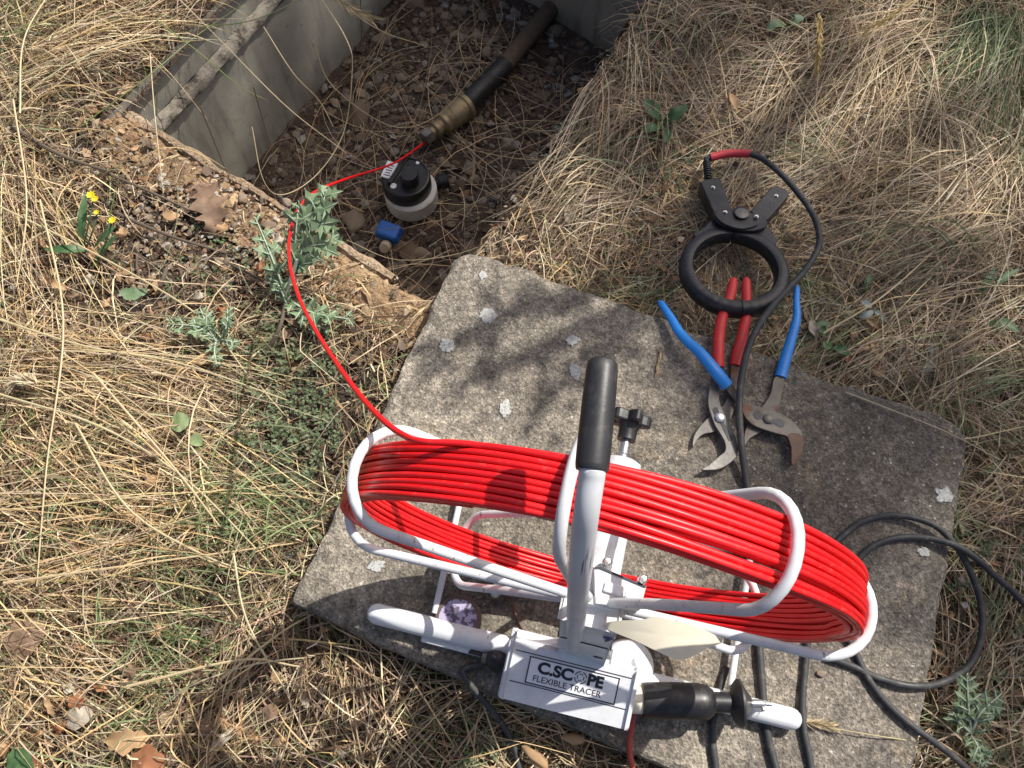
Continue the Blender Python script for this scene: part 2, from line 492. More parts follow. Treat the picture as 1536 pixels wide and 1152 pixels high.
# ------------------------------------------------------------------ pit frame (oblique axes measured on the photo)
E1 = np.array([math.cos(R(-33.8)), math.sin(R(-33.8))])
E2 = np.array([math.cos(R(60.6)), math.sin(R(60.6))])
PO = np.array([-.122, .604])                     # near right corner of the opening
PW, PL, PD = .742, 1.02, .40                     # opening width (towards -E1), length (along E2), depth
EM = np.linalg.inv(np.stack([E1, E2], 1))
def st(xy):
    q = (np.asarray(xy)[..., :2] - PO) @ EM.T
    return q[..., 0], q[..., 1]
def pit_in(xy, grow=0.):
    s, t = st(xy)
    return (s > -PW - grow) & (s < grow) & (t > -grow) & (t < PL + grow)
def pxy(s, t): return PO + np.multiply.outer(np.asarray(s), E1) + np.multiply.outer(np.asarray(t), E2)

# slab frame
SA, SB, SL = G(689, 369, .06)[:2], G(1457, 640, .06)[:2], G(436, 905, .06)[:2]
su = (SB - SA); SW = np.linalg.norm(su); su /= SW
sv = np.array([su[1], -su[0]]); SHT = (SL - SA) @ sv
sv = SL - SA; SHT = np.linalg.norm(sv); sv /= SHT
SM = np.linalg.inv(np.stack([su, sv], 1))
def slab_uv(xy):
    q = (np.asarray(xy)[..., :2] - SA) @ SM.T
    return q[..., 0], q[..., 1]
def slab_in(xy, grow=0.):
    a, b = slab_uv(xy)
    return (a > -grow) & (a < SW + grow) & (b > -grow) & (b < SHT + grow)

def gh(x, y):
    """ground height"""
    h = .010 * NZ(x, y, 5.0, 4) + .008 * NZ2(x, y, 1.4, 2)
    s, t = st(np.stack([x, y], -1))
    # crumbling bank just outside the near rim
    return h - .006

# ------------------------------------------------------------------ ground sheet with the pit opening
def axis_lines(lo, hi, step, far, marks):
    c = list(np.arange(lo, hi + 1e-6, step)) + list(marks)
    k = step
    a = lo
    while a > -far: k *= 1.5; a -= k; c.append(a)
    k = step; a = hi
    while a < far: k *= 1.5; a += k; c.append(a)
    c = np.array(sorted(c))
    keep = [c[0]]
    for q in c[1:]:
        if q - keep[-1] < step * .4:
            if min(abs(q - m) for m in marks) < 1e-9: keep[-1] = q
            continue
        keep.append(q)
    return np.array(keep)
RIMW = .075
sl = axis_lines(-1.7, 1.6, .018, 90, (-PW, 0.))
tl = axis_lines(-1.3, 2.0, .018, 90, (-RIMW, PL))
SS, TT = np.meshgrid(sl, tl, indexing='ij')
XY = pxy(SS, 0 * TT) + np.multiply.outer(TT, E2)
near = (np.abs(SS) < 2.5) & (np.abs(TT) < 3)
Z = gh(XY[..., 0], XY[..., 1])
micro = .006 * NZ3(XY[..., 0], XY[..., 1], 28, 3)
Z = Z + np.where(near, micro, 0)
edge = ((SS < .03) & (SS > -PW - .03) & (TT > -RIMW - .04) & (TT < PL + .03))
Z = np.where(edge, Z * .6 - .008, Z)
under = slab_in(XY, -.03)
Z = np.where(under, np.minimum(Z, -.012), Z)
ns, nt = len(sl), len(tl)
idx = np.arange(ns * nt).reshape(ns, nt)
F = []
for i in range(ns - 1):
    sm_ = (sl[i] + sl[i + 1]) / 2
    for j in range(nt - 1):
        tm = (tl[j] + tl[j + 1]) / 2
        if -PW < sm_ < 0 and -RIMW < tm < PL: continue
        F.append((idx[i, j], idx[i + 1, j], idx[i + 1, j + 1], idx[i, j + 1]))
mb = MB(); mb.add(np.concatenate([XY.reshape(-1, 2), Z.reshape(-1, 1)], 1), F)
tag(link('ground', mb.mesh('ground'), M['soil']), kind='structure')

# pit: floor, walls, near rim
pit = thing('meter_pit', 'open concrete lined pit sunk in the ground behind the lifted slab', 'pit', (*pxy(-PW / 2, PL / 2), -PD))
def grid_patch(P, name, mats, parent=None, kind=None):
    n, m = P.shape[:2]
    id_ = np.arange(n * m).reshape(n, m)
    f = [(id_[i, j], id_[i + 1, j], id_[i + 1, j + 1], id_[i, j + 1]) for i in range(n - 1) for j in range(m - 1)]
    me = MB().add(P.reshape(-1, 3), f).mesh(name)
    return put(name, me, mats, parent) if parent else link(name, me, mats)
def floor_z(x, y):
    s, t = st(np.stack([x, y], -1))
    mound = .05 * np.exp(-(((s + .50) / .20) ** 2 + ((t - .85) / .28) ** 2))
    return -PD + .018 * NZ(x, y, 7, 4) + .008 * NZ3(x, y, 30, 3) + mound + .05 * np.clip((t - .8) / .4, 0, 1) * 0
s_ = np.linspace(-PW - .03, .03, 75); t_ = np.linspace(-.03, PL + .05, 100)
A, B = np.meshgrid(s_, t_, indexing='ij')
fx = pxy(A, 0 * B) + np.multiply.outer(B, E2)
o = grid_patch(np.dstack([fx, floor_z(fx[..., 0], fx[..., 1])]), 'pit_floor', M['pit_soil']); tag(o, kind='structure')
def wall_patch(s0, t0, s1, t1, z0, z1, n, m, amp, out):
    u_ = np.linspace(0, 1, n); k = np.linspace(0, 1, m)
    U, K = np.meshgrid(u_, k, indexing='ij')
    s = s0 + (s1 - s0) * U; t = t0 + (t1 - t0) * U
    xy = pxy(s, 0 * t) + np.multiply.outer(t, E2)
    z = z0 + (z1 - z0) * K
    d = amp * NZ2(U * 4 + 3 * s0, z * 6, 3, 4)
    xy = xy + d[..., None] * np.array(out)
    return np.dstack([xy, z])
n_left = np.array([E2[1], -E2[0]]); n_far = -np.array([-E1[1], E1[0]])
# left wall: lower course, mortar ledge, upper course
grid_patch(wall_patch(-PW, -.05, -PW, PL + .05, -PD - .05, -.10, 50, 24, .002, n_left), 'wall', M['pit_concrete'], pit)
lo_ = wall_patch(-PW, -.05, -PW, PL + .05, -.10, -.10, 80, 2, 0, n_left)
P_ = np.repeat(lo_[:, :1], 5, 1).copy()
for k, (dd, zz) in enumerate(((.0005, -.110), (.007, -.104), (.009, -.096), (.004, -.084), (-.008, -.076))):
    P_[:, k, :2] = lo_[:, 0, :2] + n_left * (dd + .0035 * NZ(np.arange(80) * .75, 0 * np.arange(80) + k, 1, 3) * (1 if k else 0))[:, None]
    P_[:, k, 2] = zz + .0016 * NZ2(np.arange(80) * .31, 0 * np.arange(80) + k, 1, 3)
grid_patch(P_, 'mortar_joint', M['mortar'], pit)
up_ = wall_patch(-PW, -.05, -PW, PL + .05, -.078, .004, 60, 8, .003, n_left); up_[..., :2] -= n_left * .010
grid_patch(up_, 'wall', M['pit_concrete'], pit)
# far wall with the pipe hole notch, right wall, near wall
grid_patch(wall_patch(-PW - .02, PL, .04, PL, -PD - .05, .0, 50, 24, .004, n_far), 'wall', M['pit_concrete'], pit)
grid_patch(wall_patch(0, -.05, 0, PL + .05, -PD - .05, .0, 50, 24, .012, -n_left), 'wall', M['pit_soil'], pit)
grid_patch(wall_patch(-PW - .02, 0, .02, 0, -PD - .05, -.012, 50, 20, .004, -n_far), 'wall', M['pit_concrete'], pit)
# crumbly near rim: top of the near wall
u_ = np.linspace(-PW - .01, .01, 150); k_ = np.linspace(0, 1, 16)
U, K = np.meshgrid(u_, k_, indexing='ij')
T_ = .010 - K * (RIMW + .03) + .009 * NZ(U * 9, K * 0, 1, 4) * (1 - K)
xy = pxy(U, 0 * T_) + np.multiply.outer(T_, E2)
zz = -.012 + .009 * np.sin(np.clip(K * 1.2, 0, 1) * math.pi) + .011 * NZ2(xy[..., 0], xy[..., 1], 30, 4) - .03 * np.clip(.10 - K, 0, 1) / .1 * .9
zz += .012 * np.clip(NZ3(xy[..., 0], xy[..., 1], 9, 2), 0, 1)
grid_patch(np.dstack([xy, zz]), 'rim', M['rim'], pit)
n_ = 170; ls = np.linspace(-PW + .01, -.10, n_)
lt = .006 + .006 * NZ(ls * 14, 0 * ls, 1, 4); lw = .009 + .006 * NZ2(ls * 20, 0 * ls + 3, 1, 3)
rows = []
for kk_, zz_ in ((1.0, -.030), (1.1, -.004), (.5, .004), (-.5, .003), (-1., -.006)):
    q = pxy(ls, 0 * ls) + (lt + lw * kk_)[:, None] * E2
    rows.append(np.column_stack([q, zz_ + .003 * NZ3(ls * 60, 0 * ls + kk_, 1, 3) - .004]))
M['lip'] = m_soil('crumbling_lip', (.22, .15, .09), (.45, .34, .22), (.60, .49, .35), (.38, .24, .14))
grid_patch(np.stack(rows, 1), 'lip', M['lip'], pit)

# ------------------------------------------------------------------ the concrete slab
def make_slab():
    nu, nv = 150, 110
    a = np.linspace(0, 1, nu); b = np.linspace(0, 1, nv)
    A, B = np.meshgrid(a, b, indexing='ij')
    def boundary(A, B):
        x = A * SW; y = B * SHT
        ex = np.minimum(A, 1 - A) * SW; ey = np.minimum(B, 1 - B) * SHT
        wx = .0035 * NZ(y * 8, 0 * y + 2, 1, 4) + .0016 * NZ2(y * 70, 0 * y, 1, 2)
        wy = .0035 * NZ2(x * 8, 0 * x + 7, 1, 4) + .0016 * NZ(x * 70, 0 * x, 1, 2)
        x = x + wx * np.exp(-ex / .03) * np.where(A > .5, 1, -1)
        y = y + wy * np.exp(-ey / .03) * np.where(B > .5, 1, -1)
        # knocked-off corners
        for (cu, cv, r_) in ((0, 0, .028), (1, 0, .026), (0, 1, .007), (1, 1, .02)):
            dx = x - cu * SW; dy = y - cv * SHT
            s1 = np.abs(dx) + np.abs(dy)
            k = np.clip((r_ - s1) / r_, 0, 1) * .5
            x = x + (np.sign(.5 - cu)) * k * r_ * .9; y = y + (np.sign(.5 - cv)) * k * r_ * .9
        return x, y
    X, Y = boundary(A, B)
    xy = SA + X[..., None] * su + Y[..., None] * sv
    e = np.minimum(np.minimum(A, 1 - A) * SW, np.minimum(B, 1 - B) * SHT)
    z = .06 + .0014 * NZ(xy[..., 0], xy[..., 1], 22, 4) + .0007 * NZ2(xy[..., 0], xy[..., 1], 90, 3)
    chip = np.clip(NZ3(A * 30, B * 30, 1, 3) + .15, 0, 1); chip2 = np.clip(NZ2(A * 11, B * 9, 1, 2) - .25, 0, 1)
    z = z - (.003 + .009 * chip) * np.exp(-e / .0045) - .03 * chip2 * np.exp(-e / .010)
    top = np.dstack([xy, z])
    mb = MB()
    id_ = np.arange(nu * nv).reshape(nu, nv)
    mb.add(top.reshape(-1, 3), [(id_[i, j], id_[i, j + 1], id_[i + 1, j + 1], id_[i + 1, j]) for i in range(nu - 1) for j in range(nv - 1)])
    ring = [id_[i, 0] for i in range(nu)] + [id_[nu - 1, j] for j in range(1, nv)] + [id_[i, nv - 1] for i in range(nu - 2, -1, -1)] + [id_[0, j] for j in range(nv - 2, 0, -1)]
    rt = top.reshape(-1, 3)[ring]
    cen = SA + su * SW / 2 + sv * SHT / 2
    lay = [rt]
    for dz, dn in ((-.012, .004), (-.03, .003), (-.062, -.003)):
        q = rt.copy(); d = q[:, :2] - cen; d /= np.linalg.norm(d, axis=1)[:, None]
        q[:, :2] += d * (dn + .004 * NZ(np.arange(len(q)) * .13, 0 * np.arange(len(q)) + dz * 50, 1, 3))[:, None]; q[:, 2] += dz
        lay.append(q)
    V = np.concatenate(lay); m = len(ring); f = []
    for k in range(len(lay) - 1):
        for i in range(m):
            j = (i + 1) % m
            f.append((k * m + i, (k + 1) * m + i, (k + 1) * m + j, k * m + j))
    f.append(tuple((len(lay) - 1) * m + i for i in range(m)))
    mb.add(V, f)
    me = mb.mesh('concrete_slab')
    o = link('concrete_slab', me, M['slab'])
    # texture space starts at the slab's near left: shift origin to the middle
    c3 = Vector((*cen, 0.0)); me.transform(Matrix.Translation(-c3)); o.location = c3
    return o
slab = tag(make_slab(), 'weathered rectangular concrete slab lying beside the pit with the reel on it', 'slab')

def patch_disc(name, cx, cy, rx, ry, z, matn, parent, seed, thick=.0007):
    r_ = np.random.default_rng(seed); n = 44
    a = np.linspace(0, 2 * np.pi, n, endpoint=False)
    k = 1 + .55 * NZ(np.cos(a) * 1.9 + seed * 3.1, np.sin(a) * 1.9 + seed, 1, 4) + .18 * NZ2(np.cos(a) * 7 + seed, np.sin(a) * 7, 1, 2)
    c = G(cx, cy, z)
    sx = rx / (FPX / 1.07); sy = ry / (FPX / 1.07) * 1.08
    V = [np.array([c[0], c[1], z + thick])]; f = []
    for lay, (s, dz) in enumerate(((.55, thick), (.9, thick * .7), (1., -.0015))):
        for q in range(n):
            V.append(np.array([c[0] + np.cos(a[q]) * sx * k[q] * s, c[1] + np.sin(a[q]) * sy * k[q] * s, z + dz + r_.normal(0, .00015)]))
    for q in range(n):
        p = (q + 1) % n
        f.append((0, 1 + q, 1 + p))
        for l in range(2): f.append((1 + l * n + q, 1 + (l + 1) * n + q, 1 + (l + 1) * n + p, 1 + l * n + p))
    return put(name, MB().add(V, f).mesh(name), M[matn], parent)
for i, (x, y, rx, ry) in enumerate(((732, 473, 15, 14), (670, 518, 12, 13), (860, 510, 13, 9), (758, 614, 11, 14), (724, 412, 7, 9), (1417, 743, 14, 14),
                                    (862, 556, 9, 14), (565, 848, 13, 8), (1385, 828, 9, 7), (620, 430, 0, 0))):
    if rx: patch_disc('lichen_patch', x, y, rx, ry, .0615, 'lichen', slab, 20 + i)

# ------------------------------------------------------------------ the cable reel
WC = np.array([.0809, .1329, .3561]); PSI = -.2438; TAU = .0197
WU = np.array([math.cos(PSI), math.sin(PSI), 0]); _n = np.array([math.sin(PSI), -math.cos(PSI), 0]); _v = np.array([0, 0, 1.])
WV = math.cos(TAU) * _v + math.sin(TAU) * _n; WN = math.cos(TAU) * _n - math.sin(TAU) * _v      # WN points at the viewer's side
def wheel(th, r, o):
    th = np.asarray(th, float)[..., None]; r = np.asarray(r, float)[..., None]; o = np.asarray(o, float)[..., None]
    return WC + r * (np.cos(th) * WU + np.sin(th) * WV) + o * WN
reel = thing('cable_reel', 'white tubular reel frame with black grip standing on the slab, wound with red rod', 'cable reel', (WC[0], WC[1], .06))
HUBX = WU * .012
# feet: front bar with a lip, rear bar, two thin cross rods
fb0, fb1 = G(566, 921, .077), G(1186, 1078, .077)
fd = (fb1 - fb0) / np.linalg.norm(fb1 - fb0); fp = np.array([-fd[1], fd[0], 0])
if fp[1] < 0: fp = -fp
def line(a, b, n=2): return np.linspace(a, b, n)
fbar = put('foot_bar', tube_mesh('foot_bar', line(fb0, fb1, 12), .0138, 16, dome=True), M['paint'], reel)
lc = fb0 + fd * .20 - fp * .0115; lc[2] = .069
put('foot_plate', rbox('foot_plate', lc, (fd, fp, (0, 0, 1)), (.27, .018, .008), .003), M['paint'], fbar)
hd = [lc - fd * .035 + fd * .034 * math.cos(a) - fp * (.0085 - .015 * math.sin(a)) + np.array([0, 0, .0043]) for a in np.linspace(0, math.pi, 14)]
put('half_round_sticker', prism('half_round_sticker', hd, (0, 0, 1), .0008, 0), M['blackplastic'], fbar)
rb0, rb1 = fb0 + fp * .205 + fd * .06, fb1 + fp * .205 - fd * .06
put('foot_bar', tube_mesh('rear_foot_bar', line(rb0, rb1, 12), .0125, 14, dome=True), M['paint'], reel)
for a, b in (((652, 920), (690, 752)), ((1095, 1034), (1122, 858))):
    p, q = G(*a, .078), G(*b, .078); q2 = p + (q - p) / np.linalg.norm(q - p) * .205
    put('cross_rod', tube_mesh('cross_rod', line(p, q2, 4), .0046, 10), M['paint'], reel)
# upright post and its seam plates
pb = G(872, 982, .088); ptp = WC + WN * .062 + HUBX - np.array([0, 0, .005])
pdv = (ptp - pb); pl = np.linalg.norm(pdv); pdv /= pl
pn = np.cross(WU, pdv); pn /= np.linalg.norm(pn)
post = put('post', rbox('post', (pb + ptp) / 2, (WU, pn, pdv), (.060, .020, pl + .05), .003, taper=.92), M['paint'], reel)
for k in (.16, .64):
    put('seam', rbox('seam', pb + pdv * pl * k, (WU, pn, pdv), (.0612, .0212, .0022), 0), M['ink'], post)
bh = G(893, 938, .2)
put('bolt_hole', MB().add(*lathe([(0.0001, .0002), (.006, .0002), (.006, -.002)], 16, pb + pdv * pl * .33 + WU * .020 - pn * -.0 + (pn if pn[1] < 0 else -pn) * .0103, (pn if pn[1] < 0 else -pn))).mesh('bolt_hole'), M['ink'], post)
for q in (-.036, .050):
    c = pb + fd * q; c[2] = .089
    put('bolt', MB().add(*lathe([(.0085, 0), (.0085, .006), (.006, .009), (.0005, .010)], 14, c)).mesh('bolt'), M['abs'], fbar)
cs = pb + fd * .062 + np.array([0, 0, -.004])
put('saddle', MB().add(*lathe([(.034, -.012), (.034, .004), (.031, .008), (.001, .0085)], 28, cs, (.1, -.1, 1))).mesh('saddle'), M['paint'], fbar)
put('lug', rbox('lug', pb + fd * .045 + np.array([0, .004, .022]), (fd, fp, (0, 0, 1)), (.020, .02, .045), .002), M['paint'], post)
# hub, bearing block, brake knob
def hp(o): return WC + HUBX + WN * o
hub = put('hub', MB().add(*lathe([(.016, -.105), (.021, -.102), (.0215, .0), (.0215, .050), (.019, .052)], 32, WC + HUBX, WN)).mesh('hub'), M['paint'], reel)
put('flange', MB().add(*lathe([(.030, -.055), (.030, -.047), (.021, -.046)], 32, WC + HUBX, WN)).mesh('flange'), M['paint'], hub)
put('flange', MB().add(*lathe([(.022, .043), (.033, .044), (.033, .052), (.02, .053)], 32, WC + HUBX, WN)).mesh('flange'), M['paint'], hub)
kn = put('threaded_bolt', MB().add(*lathe([(.0055, -.104), (.0055, -.110), (.0048, -.111), (.0055, -.113), (.0048, -.115), (.0055, -.117), (.0048, -.119), (.0055, -.121), (.0048, -.123), (.0055, -.136)], 14, hp(0), WN)).mesh('threaded_bolt'), M['zinc'], reel)
kb = hp(-.128); ax2 = np.cross(WN, WU)
pol = []
for a in np.linspace(0, 2 * np.pi, 60, endpoint=False):
    rr = .0185 + .0045 * math.cos(5 * a); pol.append(kb + np.cos(a) * rr * WU + np.sin(a) * rr * ax2 - WN * .018)
knob = put('brake_knob', prism('brake_knob', pol, -WN, .013, .002), M['blackplastic'], reel)
put('knob_neck', MB().add(*lathe([(.010, 0), (.010, -.012), (.013, -.019)], 20, kb, WN)).mesh('knob_neck'), M['blackplastic'], knob)
bz = .392
bq = [G(890, 850, bz), G(901, 850, bz), G(970, 879, bz), G(961, 914, bz), G(893, 906, bz)]
blk = put('bearing_block', prism('bearing_block', [p - np.array([0, 0, .05]) for p in bq], (0, 0, 1), .05, .002), M['paint'], reel)
bqs = [G(892, 850.5, bz), G(901, 850.5, bz), G(969, 879, bz), G(968, 882, bz), G(900, 853.5, bz), G(892, 853, bz)]
put('seam', prism('seam', [p + np.array([0, 0, .0004]) for p in bqs], (0, 0, 1), .0009, 0), M['ink'], blk)
for (x, y) in ((909, 845), (962, 871)):
    c = G(x, y, bz - .008)
    put('bolt', MB().add(*lathe([(.0045, 0), (.0045, .012), (.003, .014), (.0003, .0143)], 12, c)).mesh('bolt'), M['zinc'], blk)
for (x, y, lx) in ((922, 884, .017), (949, 893, .012)):  # two sunlit patches on the block, put in as raised white shapes
    c = G(x, y, bz + .0015)
    put('sunlit_patch', rbox('sunlit_patch', c, (np.array([.95, -.28, 0]), np.array([.28, .95, 0]), (0, 0, 1)), (lx * 1.25, .0105, .004), .0018), M['paint'], blk)
# eight round-cornered cage loops
LR, LH, CR = .270, .046, .0445
def loop_path(th):
    pts = []
    for r_ in np.linspace(.020, LR - CR, 6): pts.append((r_, LH))
    for a in np.linspace(0, math.pi / 2, 8)[1:]: pts.append((LR - CR + CR * math.sin(a), LH - CR + CR * math.cos(a)))
    for o_ in np.linspace(LH - CR, -LH + CR, 4)[1:]: pts.append((LR, o_))
    for a in np.linspace(math.pi / 2, 0, 8)[1:]: pts.append((LR - CR + CR * math.sin(a), -LH + CR - CR * math.cos(a)))
    for r_ in np.linspace(LR - CR, .020, 6)[1:]: pts.append((r_, -LH))
    p = np.array(pts)
    k = np.clip(1 - p[:, 0] / .12, 0, 1)[:, None]
    return wheel(np.full(len(p), th), p[:, 0], p[:, 1]) + HUBX * k
for la_ in (98.7, 61.2, 8.7, -36.3, -81.3, 233.7, 188.7, 145.5):
    put('cage_loop', tube_mesh('cage_loop', loop_path(R(la_)), .0049, 14), M['paint'], reel)
# handle: rises in front of the wheel and bends back over it
hpts = [G(862, 976, .135), G(863, 958, .24), G(864, 938, .36), G(866, 904, .50), G(870, 858, .605), G(878, 780, .668), G(888, 712, .690), G(888.5, 704, .6915)]
H_ = catmull(hpts, 8)
fl = np.ones((len(H_), 2)); kk = np.linspace(0, 1, len(H_)); sq = np.clip(1 - kk / .45, 0, 1)
fl[:, 0] = 1 + .28 * sq; fl[:, 1] = 1 - .28 * sq
T_, N_, B_ = frames(H_)
if abs(N_[3] @ WU) < abs(B_[3] @ WU): fl = fl[:, ::-1]
hnd = put('handle', tube_mesh('handle', H_, .0084, 18, dome=True, flat=fl), M['scuffed'], reel)
g0, g1 = G(887.5, 706, .6915), G(904.5, 540, .70)
gl = np.linalg.norm(g1 - g0)
put('grip', MB().add(*lathe([(.0098, 0), (.0104, .001), (.0107, .004), (.0108, .02), (.0107, gl * .6), (.0103, gl * .9), (.0096, gl * .97), (.0078, gl * 1.0), (.0045, gl * 1.02), (.0006, gl * 1.025)], 28, g0, g1 - g0)).mesh('grip'), M['grip'], hnd)

# terminal box with the printed label
def bz_(k): return .130 - .022 * k                      # lid falls towards the viewer
TL, TR, BR, BL = G(771, 964, bz_(0)), G(950, 1010, bz_(0)), G(940, 1085, bz_(1)), G(757, 1040, bz_(1))
bu = ((TR - TL) + (BR - BL)) / 2; bw = np.linalg.norm(bu); bu /= bw
bv = ((BL - TL) + (BR - TR)) / 2; bv -= bu * (bv @ bu); bh_ = np.linalg.norm(bv); bv /= bh_
bn = np.cross(bv, bu); bn = bn if bn[2] > 0 else -bn
bc = (TL + TR + BR + BL) / 4
box = put('terminal_box', rbox('terminal_box', bc - bn * .022, (bu, bv, bn), (bw, bh_, .036), .007, 4), M['abs'], reel)
lid = put('lid', rbox('lid', bc - bn * .0005, (bu, bv, bn), (bw * .995, bh_ * .99, .013), .0055, 4), M['abs'], reel)
def bl(a, b, h=.0062): return bc + bu * (a - .5) * bw + bv * (b - .5) * bh_ + bn * h
for b in (.085, .70):
    put('lid_groove', rbox('lid_groove', bl(.5, b, .0060), (bu, bv, bn), (bw * .955, .0011, .0008), 0), M['ink'], lid)
la0, la1, lb0, lb1 = .145, .885, .13, .665
lab = put('label', rbox('label', (bl(la0, lb0) + bl(la1, lb1)) / 2, (bu, bv, bn), (bw * (la1 - la0), bh_ * (lb1 - lb0), .0008), 0), M['label_white'], reel)
fw_ = .0014
for a0, a1, b0, b1 in ((la0, la1, lb0, lb0 + .022), (la0, la1, lb1 - .022, lb1), (la0, la0 + .010, lb0 + .022, lb1 - .022), (la1 - .010, la1, lb0 + .022, lb1 - .022)):
    put('border', rbox('border', (bl(a0, b0, .0067) + bl(a1, b1, .0067)) / 2, (bu, bv, bn), (bw * (a1 - a0), bh_ * (b1 - b0), .0006), 0), M['ink'], lab)
DG = bpy.context.evaluated_depsgraph_get
def lettering(text, a0, a1, b0, b1, bold, h=.0070, name='lettering'):
    cu = bpy.data.curves.new('t', 'FONT'); cu.body = text; cu.offset = bold; cu.extrude = .0
    ob = bpy.data.objects.new('t', cu); COL.objects.link(ob)
    me = bpy.data.meshes.new_from_object(ob.evaluated_get(DG())); bpy.data.objects.remove(ob)
    co = np.array([v.co[:] for v in me.vertices]); lo, hi = co.min(0), co.max(0)
    k = (co - lo) / (hi - lo + 1e-9)
    W = np.array([bl(a0 + (a1 - a0) * q[0], b1 + (b0 - b1) * q[1], h) for q in k])
    me.vertices.foreach_set('co', W.ravel()); me.update(); me.materials.clear()
    o = put(name, me, M['ink'], lab)
    return o
lettering('C.SC', .225, .515, .185, .425, .045)
lettering('PE', .635, .765, .185, .425, .045)
lettering('FLEXIBLE TRACER', .205, .765, .475, .595, .008)
cx_, cy_ = .576, .3075
def ringpart(r0, r1, gaps):
    mb = MB(); n = 48
    for q in range(n):
        a0, a1 = 2 * math.pi * q / n, 2 * math.pi * (q + 1) / n
        if any(abs((math.degrees(a0) - g + 180) % 360 - 180) < 9 for g in gaps): continue
        V = [bl(cx_, cy_, .0070) + (bu * math.cos(a) + bv * math.sin(a)) * r for a, r in ((a0, r0), (a1, r0), (a1, r1), (a0, r1))]
        mb.add(V, [(0, 1, 2, 3)], smooth=False)
    return mb.mesh('target_ring')
ru = bh_ * .125
put('target_ring', ringpart(ru * .84, ru, (0, 90, 180, 270)), M['ink'], lab)
put('target_ring', ringpart(ru * .46, ru * .60, (45, 135, 225, 315)), M['ink'], lab)

# ------------------------------------------------------------------ the red rod: coil on the reel and its free end down to the pipe
NT_, RR = 27, .00262
th = np.linspace(0, 2 * np.pi * NT_, NT_ * 110)
lay_r, lay_o = [], []
seq = []
for L_ in range(3):
    row = list(range(8, -1, -1)) if L_ % 2 == 0 else list(range(9))
    for q in row: seq.append((.2448 + L_ * .0052, -.0222 + q * .00555))
seq = np.array(seq)
TH0 = R(116)
ti = np.clip((th / (2 * np.pi)), 0, NT_ - 1e-6); i0 = ti.astype(int); fr = ti - i0
ss = np.clip((fr - .86) / .14, 0, 1); ss = ss * ss * (3 - 2 * ss)
i1 = np.minimum(i0 + 1, NT_ - 1)
r_ = seq[i0, 0] * (1 - ss) + seq[i1, 0] * ss; o_ = seq[i0, 1] * (1 - ss) + seq[i1, 1] * ss
ang = TH0 + th                                       # ends at the upper left, where the free end leaves
nz = NZ(i0 * 7.3 + 3, ang % (2 * np.pi) * 1.6, 1, 2) ; nz2 = NZ2(i0 * 5.1, ang % (2 * np.pi) * 1.6, 1, 2)
endk = np.clip(np.minimum(fr, 1 - fr) / .08, 0, 1)
o_ = o_ + .0019 * nz * endk; r_ = r_ + .0017 * nz2 * endk
# inner turns sag away from the outer ones right of the top, as on the photo
am = (ang % (2 * np.pi))
sag = np.exp(-((am - R(62)) / R(24)) ** 2)
front = o_ > .0125
r_ = r_ - np.where(front, (.0018 + .0016 * (i0 % 3)) * sag, 0) * endk; o_ = o_ + np.where(front, .0025 * sag, 0) * endk
sag2 = np.exp(-((am - R(118)) / R(16)) ** 2); r_ = r_ - np.where((o_ > .018) & (i0 % 2 == 0), .003 * sag2, 0) * endk
coil = wheel(ang, r_, o_)
tail = [G(634, 662, .572), G(604, 652, .553), G(573, 629, .53), G(540, 593, .49), G(505, 545, .43), G(470, 490, .34), G(446, 440, .25), G(434, 390, .17),
        G(436, 345, .095), G(449, 312, .02), G(472, 288, -.07), G(520, 268, -.165), G(588, 246, -.26), G(634, 216, -.338), G(655, 198, -.345)]
tailc = catmull(np.vstack([coil[-9:-8], coil[-1:], tail]), 10)[9:]
rod_me = MB().add(*tube(coil, RR, 8, cap=True)).add(*tube(tailc, RR * 1.02, 8)).mesh('red_rod')
tag(link('red_rod', rod_me, M['red']), 'bright red flexible rod wound on the reel, its end led into the pit', 'rod')

# ------------------------------------------------------------------ tag on the reel, tape roll, scraps behind the front foot
tg = thing('paper_tag', 'curled cream tag tied with thin wire to the white reel post', 'tag', G(985, 955, .36))
ol = [(903, 938), (925, 931), (960, 930), (985, 925), (1003, 929), (1045, 940), (1084, 961), (1062, 972), (1040, 984), (1017, 990), (990, 979), (955, 962), (925, 950)]
cz = np.mean([p[0] for p in ol]), np.mean([p[1] for p in ol])
def tz(x, y): return .372 + .020 * math.sin((x - 903) / 180 * 3.0) - .00030 * (y - 950)
mbt = MB(); Vt = []
op = smooth_loop([(x, y, 0) for x, y in ol], 3)[:, :2]
rings_ = [1., .7, .4, .12]
for k in rings_:
    for x, y in op:
        X = cz[0] + (x - cz[0]) * k; Y = cz[1] + (y - cz[1]) * k
        Vt.append(G(X, Y, tz(X, Y)))
n_ = len(op); Ft = []
for l in range(3):
    for q in range(n_): p = (q + 1) % n_; Ft.append((l * n_ + q, l * n_ + p, (l + 1) * n_ + p, (l + 1) * n_ + q))
Ft.append(tuple(3 * n_ + q for q in range(n_)))
Vt = np.array(Vt); m_ = len(Vt)
Vb = Vt - np.array([0, 0, .0006])
put('paper', MB().add(Vt, Ft).add(Vb, [f[::-1] for f in Ft]).add(np.vstack([Vt[:n_], Vb[:n_]]), [(q, n_ + q, n_ + (q + 1) % n_, (q + 1) % n_) for q in range(n_)]).mesh('paper'), M['paper'], tg)
put('wire', tube_mesh('wire', catmull([G(893, 938, .20), G(897, 936, .28), G(906, 938, .378), G(912, 941, .378), G(903, 948, .33), G(890, 958, .25)], 6), .0007, 6), M['zinc'], tg)
tp = [G(908, 926, .33), G(926, 929, .33), G(931, 940, .33), G(922, 958, .33), G(908, 964, .33), G(902, 950, .33)]
